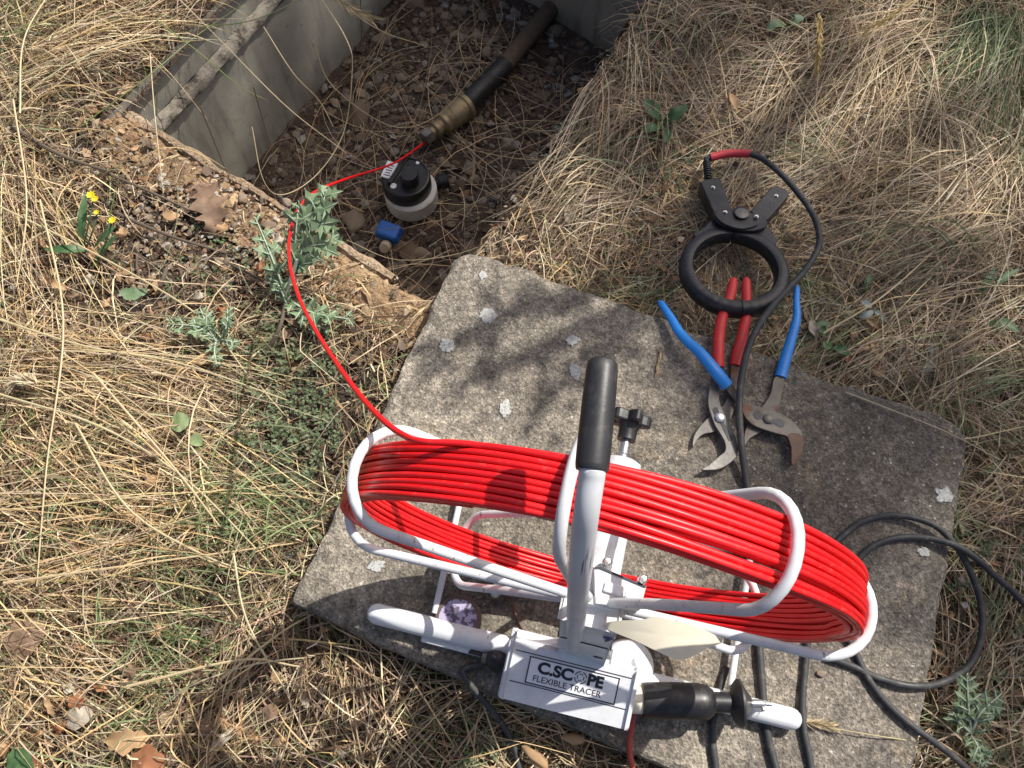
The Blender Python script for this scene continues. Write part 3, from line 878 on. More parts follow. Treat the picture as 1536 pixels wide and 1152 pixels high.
put('tape_strip', prism('tape_strip', tp, (0, 0, 1), .0006, 0), M['lilac'], tg)
put('tape_strip', prism('tape_strip', [G(912, 927, .332), G(924, 930, .332), G(922, 938, .332), G(911, 936, .332)], (0, 0, 1), .0005, 0), M['pinktape'], tg)
tr = thing('tape_roll', 'small roll of brown tape with a lilac printed side lying behind the front foot bar', 'tape roll', G(684, 920, .061))
tc = G(688, 930, .061)
put('tape', MB().add(*lathe([(.020, 0), (.0305, 0), (.0315, .002), (.0315, .018), (.030, .020), (.0285, .0202), (.020, .0195), (.020, 0)], 36, tc, cap=False)).mesh('tape'), M['tapebrown'], tr)
put('printed_disc', MB().add(*lathe([(.0006, .0208), (.010, .0208), (.0255, .0205), (.0255, .016)], 36, tc)).mesh('printed_disc'), M['lilac'], tr)
rw = catmull([G(757, 898, .064), G(768, 905, .072), G(775, 925, .066), G(786, 946, .064), G(800, 958, .064)], 6)
tag(link('rusty_wire', tube_mesh('rusty_wire', rw, .0022, 6), M['jawrust']), 'short bent piece of rusty wire on the slab between the reel feet', 'wire')
cl = thing('metal_clip', 'small bright metal clip lying on the slab under the reel beside the tape roll', 'clip', G(742, 884, .061))
put('clip_body', MB().add(*lathe([(.008, 0), (.011, .002), (.011, .010), (.008, .013), (.008, 0)], 18, G(738, 884, .072), (1, -.25, .1), cap=False)).mesh('clip_body'), M['zinc'], cl)
put('clip_tongue', rbox('clip_tongue', G(758, 890, .066), ((1, -.3, 0), (.3, 1, 0), (0, 0, 1)), (.03, .008, .002), .0006), M['steel'], cl)

# ------------------------------------------------------------------ plugs and leads at the terminal box
pa0, pa1 = bl(1.0, .62, -.016), G(1150, 1056, .104)
pd = pa1 - pa0; pL = np.linalg.norm(pd); pd /= pL
def on(a): return pa0 + pd * a
sc = pL / 205.
plug = thing('test_plug', 'black moulded plug with a cone flange and metal tip beside the terminal box', 'plug', on(pL * .4))
put('collar', MB().add(*lathe([(.016, .000), (.0165, .002), (.0165, 22 * sc), (.015, 24 * sc)], 24, pa0, pd)).mesh('collar'), M['paper'], plug)
put('body', MB().add(*lathe([(.015, 20 * sc), (.0205, 22 * sc), (.0215, 30 * sc), (.0225, 70 * sc), (.0225, 105 * sc), (.0205, 118 * sc), (.015, 126 * sc), (.0125, 128 * sc), (.0120, 158 * sc)], 28, pa0, pd)).mesh('body'), M['blackplastic'], plug)
put('flange', MB().add(*lathe([(.012, 150 * sc), (.018, 155 * sc), (.024, 158 * sc), (.029, 163 * sc), (.029, 166 * sc), (.020, 172 * sc), (.008, 182 * sc), (.005, 183 * sc)], 30, pa0, pd)).mesh('flange'), M['grip'], plug)
tip = put('metal_tip', MB().add(*lathe([(.005, 182 * sc), (.005, 200 * sc), (.0028, 203 * sc), (.0028, 212 * sc), (.0005, 213 * sc)], 14, pa0, pd)).mesh('metal_tip'), M['zinc'], plug)
put('tip_screw', MB().add(*lathe([(.0022, 0), (.0022, .009), (.0004, .0093)], 10, on(197 * sc) , (.1, -.9, .4))).mesh('tip_screw'), M['zinc'], plug)
rl = catmull([bl(1.0, .28, -.012), G(951, 1030, .108), G(951, 1052, .100), G(948, 1085, .085), G(944, 1120, .074), G(950, 1160, .068), G(956, 1190, .066)], 8)
lead = thing('red_lead', 'thin dull red wire running off the slab from the right end of the terminal box', 'wire', rl[-1])
put('wire', tube_mesh('wire', rl, .0040, 10), M['dullred'], lead)
put('boot', tube_mesh('boot', rl[:9], .0050, 10), M['dullred'], lead)
bl_c = G(747, 991, .085)
lc2 = thing('black_lead', 'black lead with a ball shaped plug hanging off the slab left of the terminal box', 'cable', bl_c)
put('ball_plug', MB().add(*lathe([(.004, -.017), (.0095, -.013), (.0125, -.006), (.0128, 0), (.011, .007), (.008, .011), (.0075, .02)], 22, bl_c, np.array([.93, -.2, .12]))).mesh('ball_plug'), M['blackplastic'], lc2)
put('metal_ring', MB().add(*lathe([(.0062, -.0215), (.0075, -.020), (.0075, -.015), (.006, -.0145)], 16, bl_c, np.array([.93, -.2, .12]))).mesh('metal_ring'), M['steel'], lc2)
lp = [bl_c + np.array([-.93, .2, -.12]) * .017, G(722, 996, .070), G(703, 1001, .066), G(694, 1006, .067), G(698, 1017, .066), G(716, 1040, .064), G(738, 1066, .050), G(757, 1092, .034), G(772, 1122, .030), G(780, 1160, .03), G(784, 1200, .03)]
put('cable', tube_mesh('cable', catmull(lp, 8), .0042, 10), M['cable'], lc2)

# ------------------------------------------------------------------ black cables on the slab and in the grass at the right
def cable(label, pts, r=.0046, zoff=0, name='black_cable'):
    o = link(name, tube_mesh(name, catmull([G(*p) for p in pts], 10), r, 12), M['cable'])
    return tag(o, label, 'cable')
s6 = .0655
cable('black cable looping over the right edge of the slab and back under the reel',
      [(1236, 830, s6), (1262, 806, s6), (1295, 782, s6), (1345, 773, s6 + .003), (1398, 786, s6 + .008), (1430, 814, .070), (1452, 850, .052), (1470, 900, .040), (1472, 955, .036), (1452, 1000, .040), (1412, 1024, .058), (1368, 1029, .068), (1318, 1017, s6), (1280, 1000, s6), (1240, 985, s6)])
cable('black cable curving off the slab and away through the grass at the right',
      [(1270, 870, s6), (1286, 842, s6), (1308, 820, s6), (1345, 807, s6 + .001), (1390, 807, s6 + .003), (1432, 818, .075), (1462, 836, .066), (1495, 866, .045), (1522, 890, .038), (1560, 935, .034), (1600, 1000, .034)])
cable('black cable running from under the reel towards the lower right corner',
      [(1262, 940, s6), (1283, 978, s6), (1300, 1014, s6), (1326, 1050, s6), (1362, 1084, s6 + .001), (1400, 1112, .062), (1436, 1140, .045), (1480, 1185, .035), (1520, 1220, .03)])
cable('straight black cable lying on the slab just right of the white foot bar end',
      [(1212, 960, s6), (1208, 1000, s6), (1204, 1050, s6), (1206, 1095, s6), (1213, 1130, s6), (1222, 1180, s6)])
cable('short black cable lying on the slab between the black plug and the foot bar end',
      [(1090, 1000, s6), (1078, 1040, s6), (1070, 1078, s6), (1069, 1110, s6), (1075, 1160, s6), (1080, 1200, s6)])

# ------------------------------------------------------------------ the signal clamp with its cable
CZ0, CY0, CSL = .064, G(1100, 407, .06)[1], math.tan(R(8))
def GP(x, y, h=0.):
    """pixel on the clamp's tilted top plane, raised by h"""
    a = G(x, y, 0.); d = a - EYE
    # z = CZ0 + h + CSL*(CY0 - y)
    t = (CZ0 + h + CSL * (CY0 - 0.) - CAM_H) / (d[2] + CSL * d[1])
    return EYE + t * d
def c5(pts): return [(960 + x / 4.113, 200 + y / 4.113) for x, y in pts]
CN = np.array([0, math.sin(R(8)), math.cos(R(8))])
clampo = thing('signal_clamp', 'black ring shaped signal clamp with two stub handles lying in the dry grass', 'clamp', (*G(1100, 407, .0)[:2], .01))
rc = GP(*c5([(578, 848)])[0]); rx_ = GP(*c5([(905, 848)])[0])
ROUT = np.linalg.norm(rx_ - rc) * 1.0; ux = np.array([1., 0, 0]); uy = np.cross(CN, ux)
def jaw(a0, a1, name):
    mb = MB(); n = 60; ro, ri, hh = ROUT * 1.02, ROUT * .77, .027
    sec = [(ri, -hh * .35), (ri, hh * .30), (ri + .0025, hh * .46), (ri + .006, hh * .5), (ro - .007, hh * .5), (ro - .0025, hh * .40), (ro, hh * .2), (ro, -hh * .3), (ro - .003, -hh * .5), (ri + .003, -hh * .5)]
    V = []
    for a in np.linspace(R(a0), R(a1), n):
        bulge = 1 + .02 * math.sin(a * 31) * (1 if -2.6 < a % 6.283 - 6.283 < -.4 else 0)
        for (r_, z_) in sec:
            rr = ri + (r_ - ri) * bulge
            V.append(rc + ux * rr * math.cos(a) + uy * rr * math.sin(a) + CN * z_ * bulge)
    k = len(sec); F = [(i * k + j, i * k + (j + 1) % k, (i + 1) * k + (j + 1) % k, (i + 1) * k + j) for i in range(n - 1) for j in range(k)]
    F += [tuple(range(k)), tuple((n - 1) * k + j for j in range(k))[::-1]]
    return put(name, mb.add(V, F).mesh(name), M['clampblack'], clampo)
jaw(86 + 0, 269, 'jaw'); jaw(-90, 83, 'jaw')
def slabpart(pts, h, thick, matn, name, per=0, bev=.0012, parent=None):
    P = [GP(x, y, h) for x, y in c5(pts)]
    if per: P = list(smooth_loop(P, per))
    return put(name, prism(name, [p - CN * thick for p in P], CN, thick, bev), M[matn], parent or clampo)
slabpart([(402, 575), (440, 535), (500, 545), (590, 590), (590, 612), (520, 600), (440, 620), (350, 650), (330, 620)], .012, .018, 'clampblack', 'jaw_shoulder', 0)
slabpart([(612, 590), (690, 590), (770, 560), (800, 590), (850, 650), (830, 690), (760, 640), (690, 615), (612, 612)], .012, .018, 'clampblack', 'jaw_shoulder', 0)
slabpart([(372, 300), (398, 282), (488, 272), (506, 300), (570, 470), (540, 520), (462, 505)], .016, .026, 'clampblack', 'arm', 0, .002)
slabpart([(845, 318), (912, 352), (920, 378), (790, 530), (740, 545), (680, 478), (800, 340)], .016, .026, 'clampblack', 'arm', 0, .002)
slabpart([(452, 508), (470, 478), (520, 466), (600, 470), (690, 490), (760, 515), (786, 545), (770, 580), (700, 598), (640, 596), (560, 578), (490, 555)], .021, .007, 'clampblack', 'pivot_plate', 2, .0015)
slabpart([(462, 500), (480, 475), (530, 468), (590, 472), (660, 505), (716, 548), (720, 565), (640, 588), (560, 574), (500, 545)], .025, .004, 'clampblack', 'pivot_plate', 2, .001)
def disc(x, y, r, h0, h1, matn, name, parent=None):
    c = GP(*c5([(x, y)])[0], h0)
    return put(name, MB().add(*lathe([(r, 0), (r, (h1 - h0) * .75), (r * .86, h1 - h0), (r * .05, (h1 - h0) * 1.02)], 24, c, CN)).mesh(name), M[matn], parent or clampo)
disc(625, 497, .0138, .024, .0285, 'blackplastic', 'pivot_rim'); disc(626, 495, .0110, .0285, .0305, 'steel', 'pivot_button')
for (x, y) in ((450, 336), (525, 489), (718, 516), (840, 388)):
    s_o = disc(x, y, .0036, .0245 if 480 < y else .0155, .0265 if 480 < y else .0172, 'zinc', 'screw')
    disc(x, y, .0019, .0264 if 480 < y else .0171, .0271 if 480 < y else .0178, 'ink', 'screw_socket', None)
# strain relief, red sleeve and cable
sr = [GP(*c5([(q, y)])[0], .006) for q, y in ((420, 285), (417, 240), (413, 205), (410, 172))]
srp = catmull(sr, 6); mbs = MB()
for i in range(0, len(srp) - 2, 2):
    T = srp[min(i + 1, len(srp) - 1)] - srp[i]
    mbs.add(*lathe([(.0042, -.0015), (.0068, -.001), (.0068, .001), (.0042, .0015)], 14, srp[i], T))
mbs.add(*tube(srp, .0044, 12))
put('strain_relief', mbs.mesh('strain_relief'), M['clampblack'], clampo)
c5p = lambda x, y: c5([(x, y)])[0]
cpt = [GP(*c5p(410, 172), .006), GP(*c5p(412, 158), .008), GP(*c5p(445, 148), .010), GP(*c5p(500, 133), .012), GP(*c5p(560, 124), .014), GP(*c5p(620, 124), .015), GP(*c5p(676, 128), .016),
       GP(*c5p(760, 160), .016), GP(*c5p(870, 250), .016), GP(*c5p(965, 355), .014), GP(*c5p(1050, 470), .014), GP(*c5p(1100, 590), .014)]
cpt += [G(1227, 372, .066), G(1208, 405, .068), G(1183, 432, .074), G(1158, 460, .084), G(1136, 492, .096), G(1120, 530, .094), G(1111, 575, .092), G(1109, 620, .092), G(1112, 665, .0835), G(1117, 705, .072), G(1122, 740, .066), G(1126, 800, .0655), G(1132, 870, .0655), G(1137, 940, .0655), G(1141, 1000, .0655), G(1146, 1060, .0655), G(1153, 1110, .0655), G(1166, 1160, .0655), G(1180, 1210, .0655)]
CC = catmull(cpt, 8)
put('cable', tube_mesh('cable', CC, .0053, 12), M['cable'], clampo)
put('red_sleeve', tube_mesh('red_sleeve', CC[14:49], .0072, 14), M['redsleeve'], clampo)

# ------------------------------------------------------------------ two pairs of slip-joint pliers
def c6(p): return [(960 + x / 3.387, 400 + y / 3.387) for x, y in p]
def pliers(label, loc, spec):
    t = thing('slip_joint_pliers', label, 'pliers', loc)
    for name, poly, z0, th_, mt in spec['plates']:
        P = smooth_loop([G(x, y, z0 + th_) for x, y in c6(poly)], 3)
        put(name, prism(name, [p - np.array([0, 0, th_]) for p in P], (0, 0, 1), th_, .0009), M[mt], t)
    for pts, zs, w0, w1, mt in spec['grips']:
        P = catmull([G(x, y, z) for (x, y), z in zip(c6(pts), zs)], 8)
        n = len(P); k = np.linspace(0, 1, n)
        r = (w0 + (w1 - w0) * np.clip(k * 1.15, 0, 1)) / 2
        r[:4] *= np.array([.82, .92, .97, .99])
        g = np.ones((n, 2))
        T, N, B = frames(P)
        horiz = np.abs(N[:, 2]) < np.abs(B[:, 2])
        if horiz.mean() > .5: g[:, 1] = .72
        else: g[:, 0] = .72
        Pt, Ft_ = tube(P, r, 18, flat=g)
        Tt, Nt, Bt = frames(P); mbg = MB().add(Pt, Ft_)
        q_ = np.array([P[0] - Tt[0] * r[0] * k_ for k_ in (.75, .5, .2, 0)]); r_q = r[0] * np.array([.35, .72, .95, 1.0])
        mbg.add(*tube(q_, r_q, 18, flat=np.repeat(g[:1], 4, 0)))
        put('grip', mbg.mesh('grip'), M[mt], t)
    sl = spec['slot']
    P = smooth_loop([G(x, y, spec['top'] + .0006) for x, y in c6(sl)], 3)
    put('slot', prism('slot', [p - np.array([0, 0, .0006]) for p in P], (0, 0, 1), .0007, 0), M['ink' if spec['ink'] else 'jawrust'], t)
    c = G(*c6([spec['pivot']])[0], spec['top'])
    put('pivot_bolt', MB().add(*lathe([(spec['pr'], 0), (spec['pr'], .002), (spec['pr'] * .8, .0032), (.0003, .0034)], 20, c)).mesh('pivot_bolt'), M[spec['pm']], t)
    return t
zr, zf = .0625, .0695
pliers('red handled slip-joint pliers with the clamp ring resting across the grips', (*G(1080, 600, .06)[:2], .0605), dict(
    plates=[('rear_lever', [(468, 480), (500, 490), (497, 590), (484, 690), (462, 770), (385, 835), (325, 850), (290, 880), (272, 916), (267, 890), (284, 838), (340, 772), (425, 700), (455, 610)], zr, .0065, 'steel'),
            ('front_lever', [(362, 560), (390, 560), (402, 600), (404, 680), (425, 738), (455, 800), (492, 878), (499, 940), (476, 982), (420, 1022), (368, 1033), (313, 1031), (352, 1005), (402, 962), (434, 932), (426, 880), (384, 812), (362, 756), (345, 692), (352, 620)], zf, .0065, 'steel')],
    grips=[([(475, 68), (458, 150), (430, 220), (410, 290), (400, 370), (398, 440), (396, 510)], (.070, .071, .073, .075, .076, .076, .075), .0150, .0185, 'redgrip'),
           ([(540, 68), (541, 150), (543, 215), (532, 290), (513, 380), (495, 445), (484, 502)], (.068, .069, .070, .070, .070, .069, .068), .0150, .0180, 'redgrip')],
    slot=[(370, 730), (375, 715), (392, 716), (402, 740), (430, 800), (448, 820), (456, 850), (470, 866), (468, 882), (452, 884), (440, 860), (425, 830), (412, 800), (385, 760)], top=zf + .0065, ink=True, pivot=(406, 768), pr=.0078, pm='zinc'))
pliers('blue handled slip-joint pliers with rusty jaws, one grip crossing over the red pair', (*G(1150, 620, .06)[:2], .0605), dict(
    plates=[('rear_lever', [(684, 560), (734, 566), (722, 640), (704, 720), (640, 820), (560, 872), (532, 912), (529, 870), (545, 808), (628, 700), (664, 640)], zr + .0005, .0065, 'rusty'),
            ('front_lever', [(432, 612), (466, 590), (522, 668), (600, 708), (690, 733), (742, 760), (790, 798), (826, 852), (829, 930), (806, 980), (771, 1006), (769, 920), (752, 866), (690, 846), (590, 812), (540, 772), (508, 712)], zf + .002, .0065, 'rusty'),
            ('jaw_tip', [(752, 850), (826, 856), (829, 930), (806, 980), (771, 1006), (769, 920)], zf + .0022, .0068, 'jawrust')],
    grips=[([(104, 180), (132, 222), (163, 270), (195, 325), (240, 378), (300, 432), (350, 490), (400, 552), (444, 606)], (.072, .075, .078, .082, .087, .091, .0925, .0905, .084), .0115, .0205, 'bluegrip'),
           ([(797, 104), (795, 180), (797, 250), (785, 310), (762, 390), (738, 470), (714, 562)], (.066, .067, .068, .069, .069, .068, .067), .0095, .0180, 'bluegrip')],
    slot=[(576, 744), (590, 730), (610, 738), (622, 752), (640, 748), (668, 764), (684, 778), (698, 770), (722, 778), (735, 796), (726, 814), (700, 808), (682, 796), (668, 800), (640, 790), (618, 772), (600, 776), (582, 764)], top=zf + .0085, ink=True, pivot=(651, 774), pr=.0075, pm='rusty'))

# ------------------------------------------------------------------ in the pit: water meter, pipe, blue cap
def FZ(x, y):
    p = G(x, y, -PD); return float(floor_z(np.array(p[0]), np.array(p[1])))
mzt = -.300                                            # height of the meter's top
mc = G(608, 264, mzt); mr = .060
meter = thing('water_meter', 'round black water meter with a grey white lower ring standing in the pit', 'water meter', (mc[0], mc[1], -.39))
mo = np.array([mc[0] + .006, mc[1] - .004, -.39])
put('body', MB().add(*lathe([(.05, -.01), (mr * .93, .0), (mr * 1.04, .006), (mr * 1.04, .046), (mr * .98, .050), (mr * .9, .051)], 40, mo)).mesh('body'), M['meterwhite'], meter)
md = np.array([mc[0], mc[1], -.342])
put('register', MB().add(*lathe([(mr * .93, 0), (mr * .95, .003), (mr * .95, .034), (mr * .91, .040), (mr * .86, .041), (mr * .84, .038), (.0005, .038)], 40, md)).mesh('register'), M['blackplastic'], meter)
cp = md + np.array([.012, -.012, .038])
put('cap', MB().add(*lathe([(.021, -.002), (.021, .026), (.0195, .030), (.0005, .0305)], 28, cp)).mesh('cap'), M['blackplastic'], meter)
put('rib', rbox('rib', md + np.array([-.018, .012, .043]), ((.5, 1, 0), (1, -.5, 0), (0, 0, 1)), (.075, .008, .010), .0015), M['blackplastic'], meter)
pl_ = put('plate', rbox('plate', md + np.array([-.038, .018, .040]), ((.3, 1, 0), (1, -.3, 0), (0, 0, 1)), (.045, .024, .003), .0008), M['label_white'], meter)
for k in range(5):
    put('printed_line', rbox('printed_line', md + np.array([-.038, .018, .0417]) + np.array([.3, 1, 0]) / 1.044 * (-.016 + .007 * k), ((.3, 1, 0), (1, -.3, 0), (0, 0, 1)), (.0022, .015 - .003 * (k % 2), .0006), 0), M['ink'], pl_)
put('screw', MB().add(*lathe([(.0075, 0), (.0075, .003), (.006, .004), (.0004, .0041)], 18, md + np.array([-.026, -.026, .038]))).mesh('screw'), M['label_white'], meter)
put('screw', MB().add(*lathe([(.0045, 0), (.0045, .003), (.0004, .0034)], 18, md + np.array([.026, .040, .036]))).mesh('screw'), M['label_white'], meter)
put('outlet', MB().add(*lathe([(.014, 0), (.014, .03), (.019, .031), (.019, .05), (.015, .052), (.0005, .052)], 24, np.array([mc[0] + .045, mc[1] + .012, -.36]), (.9, .35, .12))).mesh('outlet'), M['blackplastic'], meter)
p0, p1, p2, p3 = G(637, 208, -.335), G(700, 158, -.335), G(754, 102, -.335), G(806, 38, -.350)
pipe = thing('supply_pipe', 'black water pipe with a brass fitting lying on the pit floor', 'pipe', p1 + np.array([0, 0, -.03]))
fdv = p1 - p0; fL = np.linalg.norm(fdv); fdv /= fL
put('nut', MB().add(*lathe([(.011, -.004), (.0185, -.003), (.0195, .004), (.0195, .018), (.017, .021)], 6, p0, fdv)).mesh('nut'), M['steel'], pipe)
put('brass_fitting', MB().add(*lathe([(.014, .018), (.015, .030), (.021, .034), (.021, .044), (.018, .047), (.019, .055), (.0265, .060), (.0275, .066), (.0255, .070), (.027, .076), (.030, .084), (.0305, fL - .012), (.034, fL - .010), (.034, fL), (.026, fL + .002)], 26, p0, fdv)).mesh('brass_fitting'), M['brass'], pipe)
put('black_sleeve', tube_mesh('black_sleeve', catmull([p1 - fdv * .01, (p1 + p2) / 2 + np.array([0, 0, .003]), p2 + (p2 - p1) * .08], 10), .0245, 20), M['pipe'], pipe)
put('muddy_pipe', tube_mesh('muddy_pipe', catmull([p2 - (p2 - p1) * .05, (p2 + p3) / 2, p3, p3 + (p3 - p2) * .5], 8), .0225, 18), M['pipe_dirty'], pipe)
bcz = G(583, 347, -.355)
bcap = thing('blue_cap', 'blue plastic tap handle lying loose on the pit floor below the meter', 'tap handle', (bcz[0], bcz[1], -.385))
bx = np.array([.93, -.36, -.05]); by = np.array([.36, .93, .10])
put('handle', rbox('handle', bcz, (bx, by, np.cross(bx, by)), (.060, .043, .026), .006, 3, taper=.84), M['bluecap'], bcap)
put('hub', MB().add(*lathe([(.013, 0), (.013, .02), (.010, .024), (.0005, .024)], 18, bcz + np.array([-.006, -.030, -.012]), (0, -.6, .5))).mesh('hub'), M['stone'], bcap)

# ------------------------------------------------------------------ vegetation: ribbons of grass in one mesh
def colmesh(name, V, Fq, C, mats, kind='stuff', parent=None, smooth=False):
    """V (n,3), quads (m,4) or tris, colours (n,3)"""
    me = bpy.data.meshes.new(name)
    k = Fq.shape[1]
    me.vertices.add(len(V)); me.vertices.foreach_set('co', np.ascontiguousarray(V, np.float32).ravel())
    me.loops.add(len(Fq) * k); me.loops.foreach_set('vertex_index', np.ascontiguousarray(Fq, np.int32).ravel())
    me.polygons.add(len(Fq)); me.polygons.foreach_set('loop_start', np.arange(0, len(Fq) * k, k, dtype=np.int32))
    me.polygons.foreach_set('use_smooth', [smooth] * len(Fq))
    me.update(calc_edges=True)
    at = me.attributes.new('Col', 'FLOAT_COLOR', 'POINT')
    at.data.foreach_set('color', np.concatenate([C, np.ones((len(C), 1))], 1).astype(np.float32).ravel())
    o = link(name, me, mats, parent)
    if kind: o['kind'] = kind
    return o

def zlow(x, y):
    """grass lies flatter round the clamp, the pliers, the cables and the pit rim"""
    q = px(np.stack([x, y, 0 * x], -1))
    k = np.ones(len(x))
    d = np.hypot((q[:, 0] - 1105) / 150, (q[:, 1] - 370) / 190); k = np.minimum(k, np.clip(.30 + .8 * (d - .8), .30, 1))
    d = np.hypot((q[:, 0] - 1470) / 110, (q[:, 1] - 930) / 160); k = np.minimum(k, np.clip(.45 + .8 * (d - .8), .45, 1))
    a, b = slab_uv(np.stack([x, y], -1))
    return k

def grow(P0, phi, L, w, col, K=5, kap=0., arch=.02, lift=.0, droop=0., z0=.004, roll=None, wob=.0, tip=.35, name=None, keep_pit=.25, out=None, flat=True):
    N = len(P0)
    t = np.linspace(0, 1, K + 1)
    kap = np.broadcast_to(kap, (N,)); arch = np.broadcast_to(arch, (N,)); lift = np.broadcast_to(lift, (N,)); droop = np.broadcast_to(droop, (N,)); z0 = np.broadcast_to(z0, (N,))
    ang = phi[:, None] + kap[:, None] * t[None]
    if wob: ang = ang + np.cumsum(RNG.normal(0, wob, (N, K + 1)), 1)
    kn = (RNG.random(N) < .30) * RNG.normal(0, .6, N); at_ = RNG.uniform(.25, .9, N)
    ang = ang + kn[:, None] * (t[None] > at_[:, None])
    step = (L / K)[:, None]
    dx = np.cumsum(np.concatenate([np.zeros((N, 1)), (np.cos(ang) * step)[:, :-1]], 1), 1)
    dy = np.cumsum(np.concatenate([np.zeros((N, 1)), (np.sin(ang) * step)[:, :-1]], 1), 1)
    X = P0[:, :1] + dx; Y = P0[:, 1:2] + dy
    low = zlow(X.ravel(), Y.ravel()).reshape(X.shape)
    H = z0[:, None] + (arch[:, None] * np.sin(np.pi * t)[None] + lift[:, None] * (1 - (1 - t) ** 2)[None] - droop[:, None] * (t ** 2)[None])
    H = H * np.minimum(low, 1)
    if wob: H = H + RNG.normal(0, .0015, H.shape)
    XY = np.stack([X, Y], -1)
    pin = pit_in(XY)
    s_, t_ = st(XY)
    depth = np.minimum(np.minimum(s_ + PW, -s_), np.minimum(t_, PL - t_))
    gz = gh(X, Y)
    Z = np.maximum(gz + H, gz + .001)
    Z = np.where(pin, np.minimum(Z, .02) + H * .3 - 2.2 * np.clip(depth, 0, 1) ** 1.6, Z)
    bad = (pin.mean(1) > keep_pit) | pin[:, 0] & (s_[:, 0] > -PW + .01)
    sin_ = slab_in(XY, -.004)
    bad |= (sin_ & (Z > .056)).any(1)
    mid = px(np.stack([X[:, K // 2], Y[:, K // 2], 0 * X[:, 0]], -1))
    bad |= RNG.random(N) < .8 * bare_at(mid)
    T = np.stack([np.gradient(X, axis=1), np.gradient(Y, axis=1), np.gradient(Z, axis=1)], -1)
    T /= np.linalg.norm(T, axis=-1, keepdims=True) + 1e-9
    side = np.stack([-T[..., 1], T[..., 0], 0 * T[..., 0]], -1); side /= np.linalg.norm(side, axis=-1, keepdims=True) + 1e-9
    up = np.cross(T, side)
    if roll is None: roll = RNG.normal(0, .7, N)
    cr, sr_ = np.cos(roll)[:, None, None], np.sin(roll)[:, None, None]
    sd = side * cr + up * sr_
    wp = w[:, None] * (1 - (1 - tip) * t ** 2)[None] * np.minimum(1, .6 + 3 * t)[None] / 2
    P = np.stack([X, Y, Z], -1)
    A, B = P - sd * wp[..., None], P + sd * wp[..., None]
    ok = ~bad
    A, B, col = A[ok], B[ok], col[ok]
    n = len(A)
    V = np.stack([A, B], 2).reshape(n, 2 * (K + 1), 3)
    C = np.repeat(col[:, None], 2 * (K + 1), 1)
    C = C * (1 + RNG.normal(0, .05, (n, 1, 1)))
    q = np.array([[2 * i, 2 * i + 1, 2 * i + 3, 2 * i + 2] for i in range(K)])
    Fq = (np.arange(n)[:, None, None] * 2 * (K + 1) + q[None]).reshape(-1, 4)
    return V.reshape(-1, 3), Fq, np.clip(C.reshape(-1, 3), .005, .9)

PAL = np.array([(.70, .545, .32), (.62, .44, .215), (.48, .385, .26), (.22, .140, .085), (.42, .295, .195), (.76, .63, .42)])
GRN = np.array([(.12, .19, .06), (.18, .255, .09), (.22, .275, .13), (.28, .325, .16)])
def pal(n, wts):
    wts = np.array(wts, float) / sum(wts)
    c = PAL[RNG.choice(len(PAL), n, p=wts)]
    return c * RNG.uniform(.72, 1.18, (n, 1)) * (1 + RNG.normal(0, .04, (n, 3)))
def grn(n): return GRN[RNG.integers(0, len(GRN), n)] * RNG.uniform(.75, 1.2, (n, 1))
def scatter(n, dens):
    """points on the ground in view, thinned by dens(px array)"""
    out = []
    tot = 0
    while tot < n:
        P = np.stack([RNG.uniform(-1.35, 1.35, 3 * n), RNG.uniform(-.3, 1.95, 3 * n)], 1)
        q = px(np.concatenate([P, np.zeros((len(P), 1))], 1))
        ok = (q[:, 0] > -110) & (q[:, 0] < 1646) & (q[:, 1] > -110) & (q[:, 1] < 1262)
        ok &= ~slab_in(P, -.012) & ~pit_in(P, -.004)
        P, q = P[ok], q[ok]
        k = RNG.random(len(P)) < dens(q, P)
        out.append(P[k]); tot += k.sum()
    return np.concatenate(out)[:n]
def gauss(q, x, y, rx, ry): return np.exp(-((q[:, 0] - x) / rx) ** 2 - ((q[:, 1] - y) / ry) ** 2)
def bare_at(q):
    return np.maximum.reduce([gauss(q, 300, 320, 150, 110), gauss(q, 390, 390, 90, 80), gauss(q, 190, 200, 100, 70), .9 * gauss(q, 560, 430, 70, 40), .85 * gauss(q, 190, 440, 140, 80), .85 * gauss(q, 440, 610, 95, 120), .6 * gauss(q, 800, 300, 60, 110), .8 * gauss(q, 1250, 520, 90, 40), .55 * gauss(q, 1480, 1000, 70, 200), .8 * gauss(q, 215, 130, 45, 70), .8 * gauss(q, 300, 15, 45, 50), .6 * gauss(q, 430, 760, 45, 90)])
def dens_mat(q, P):
    d = .46 + 1.05 * (NZ(P[:, 0], P[:, 1], 6.5, 3) + .18)
    d = np.clip(d, .05, 1)
    bare = bare_at(q)
    s, t = st(P)
    rim = ((t < .0) & (t > -.085) & (s > -PW) & (s < .05))
    d = d * (1 - .93 * np.clip(bare * 1.15, 0, 1))
    return np.where(rim, d * .12, d)
def flow(P):
    return 2.6 * NZ2(P[:, 0], P[:, 1], 1.3, 2) + .3
def concat(parts):
    V, Fq, C, o = [], [], [], 0
    for v, f, c in parts:
        V.append(v); Fq.append(f + o); C.append(c); o += len(v)
    return np.concatenate(V), np.concatenate(Fq), np.concatenate(C)

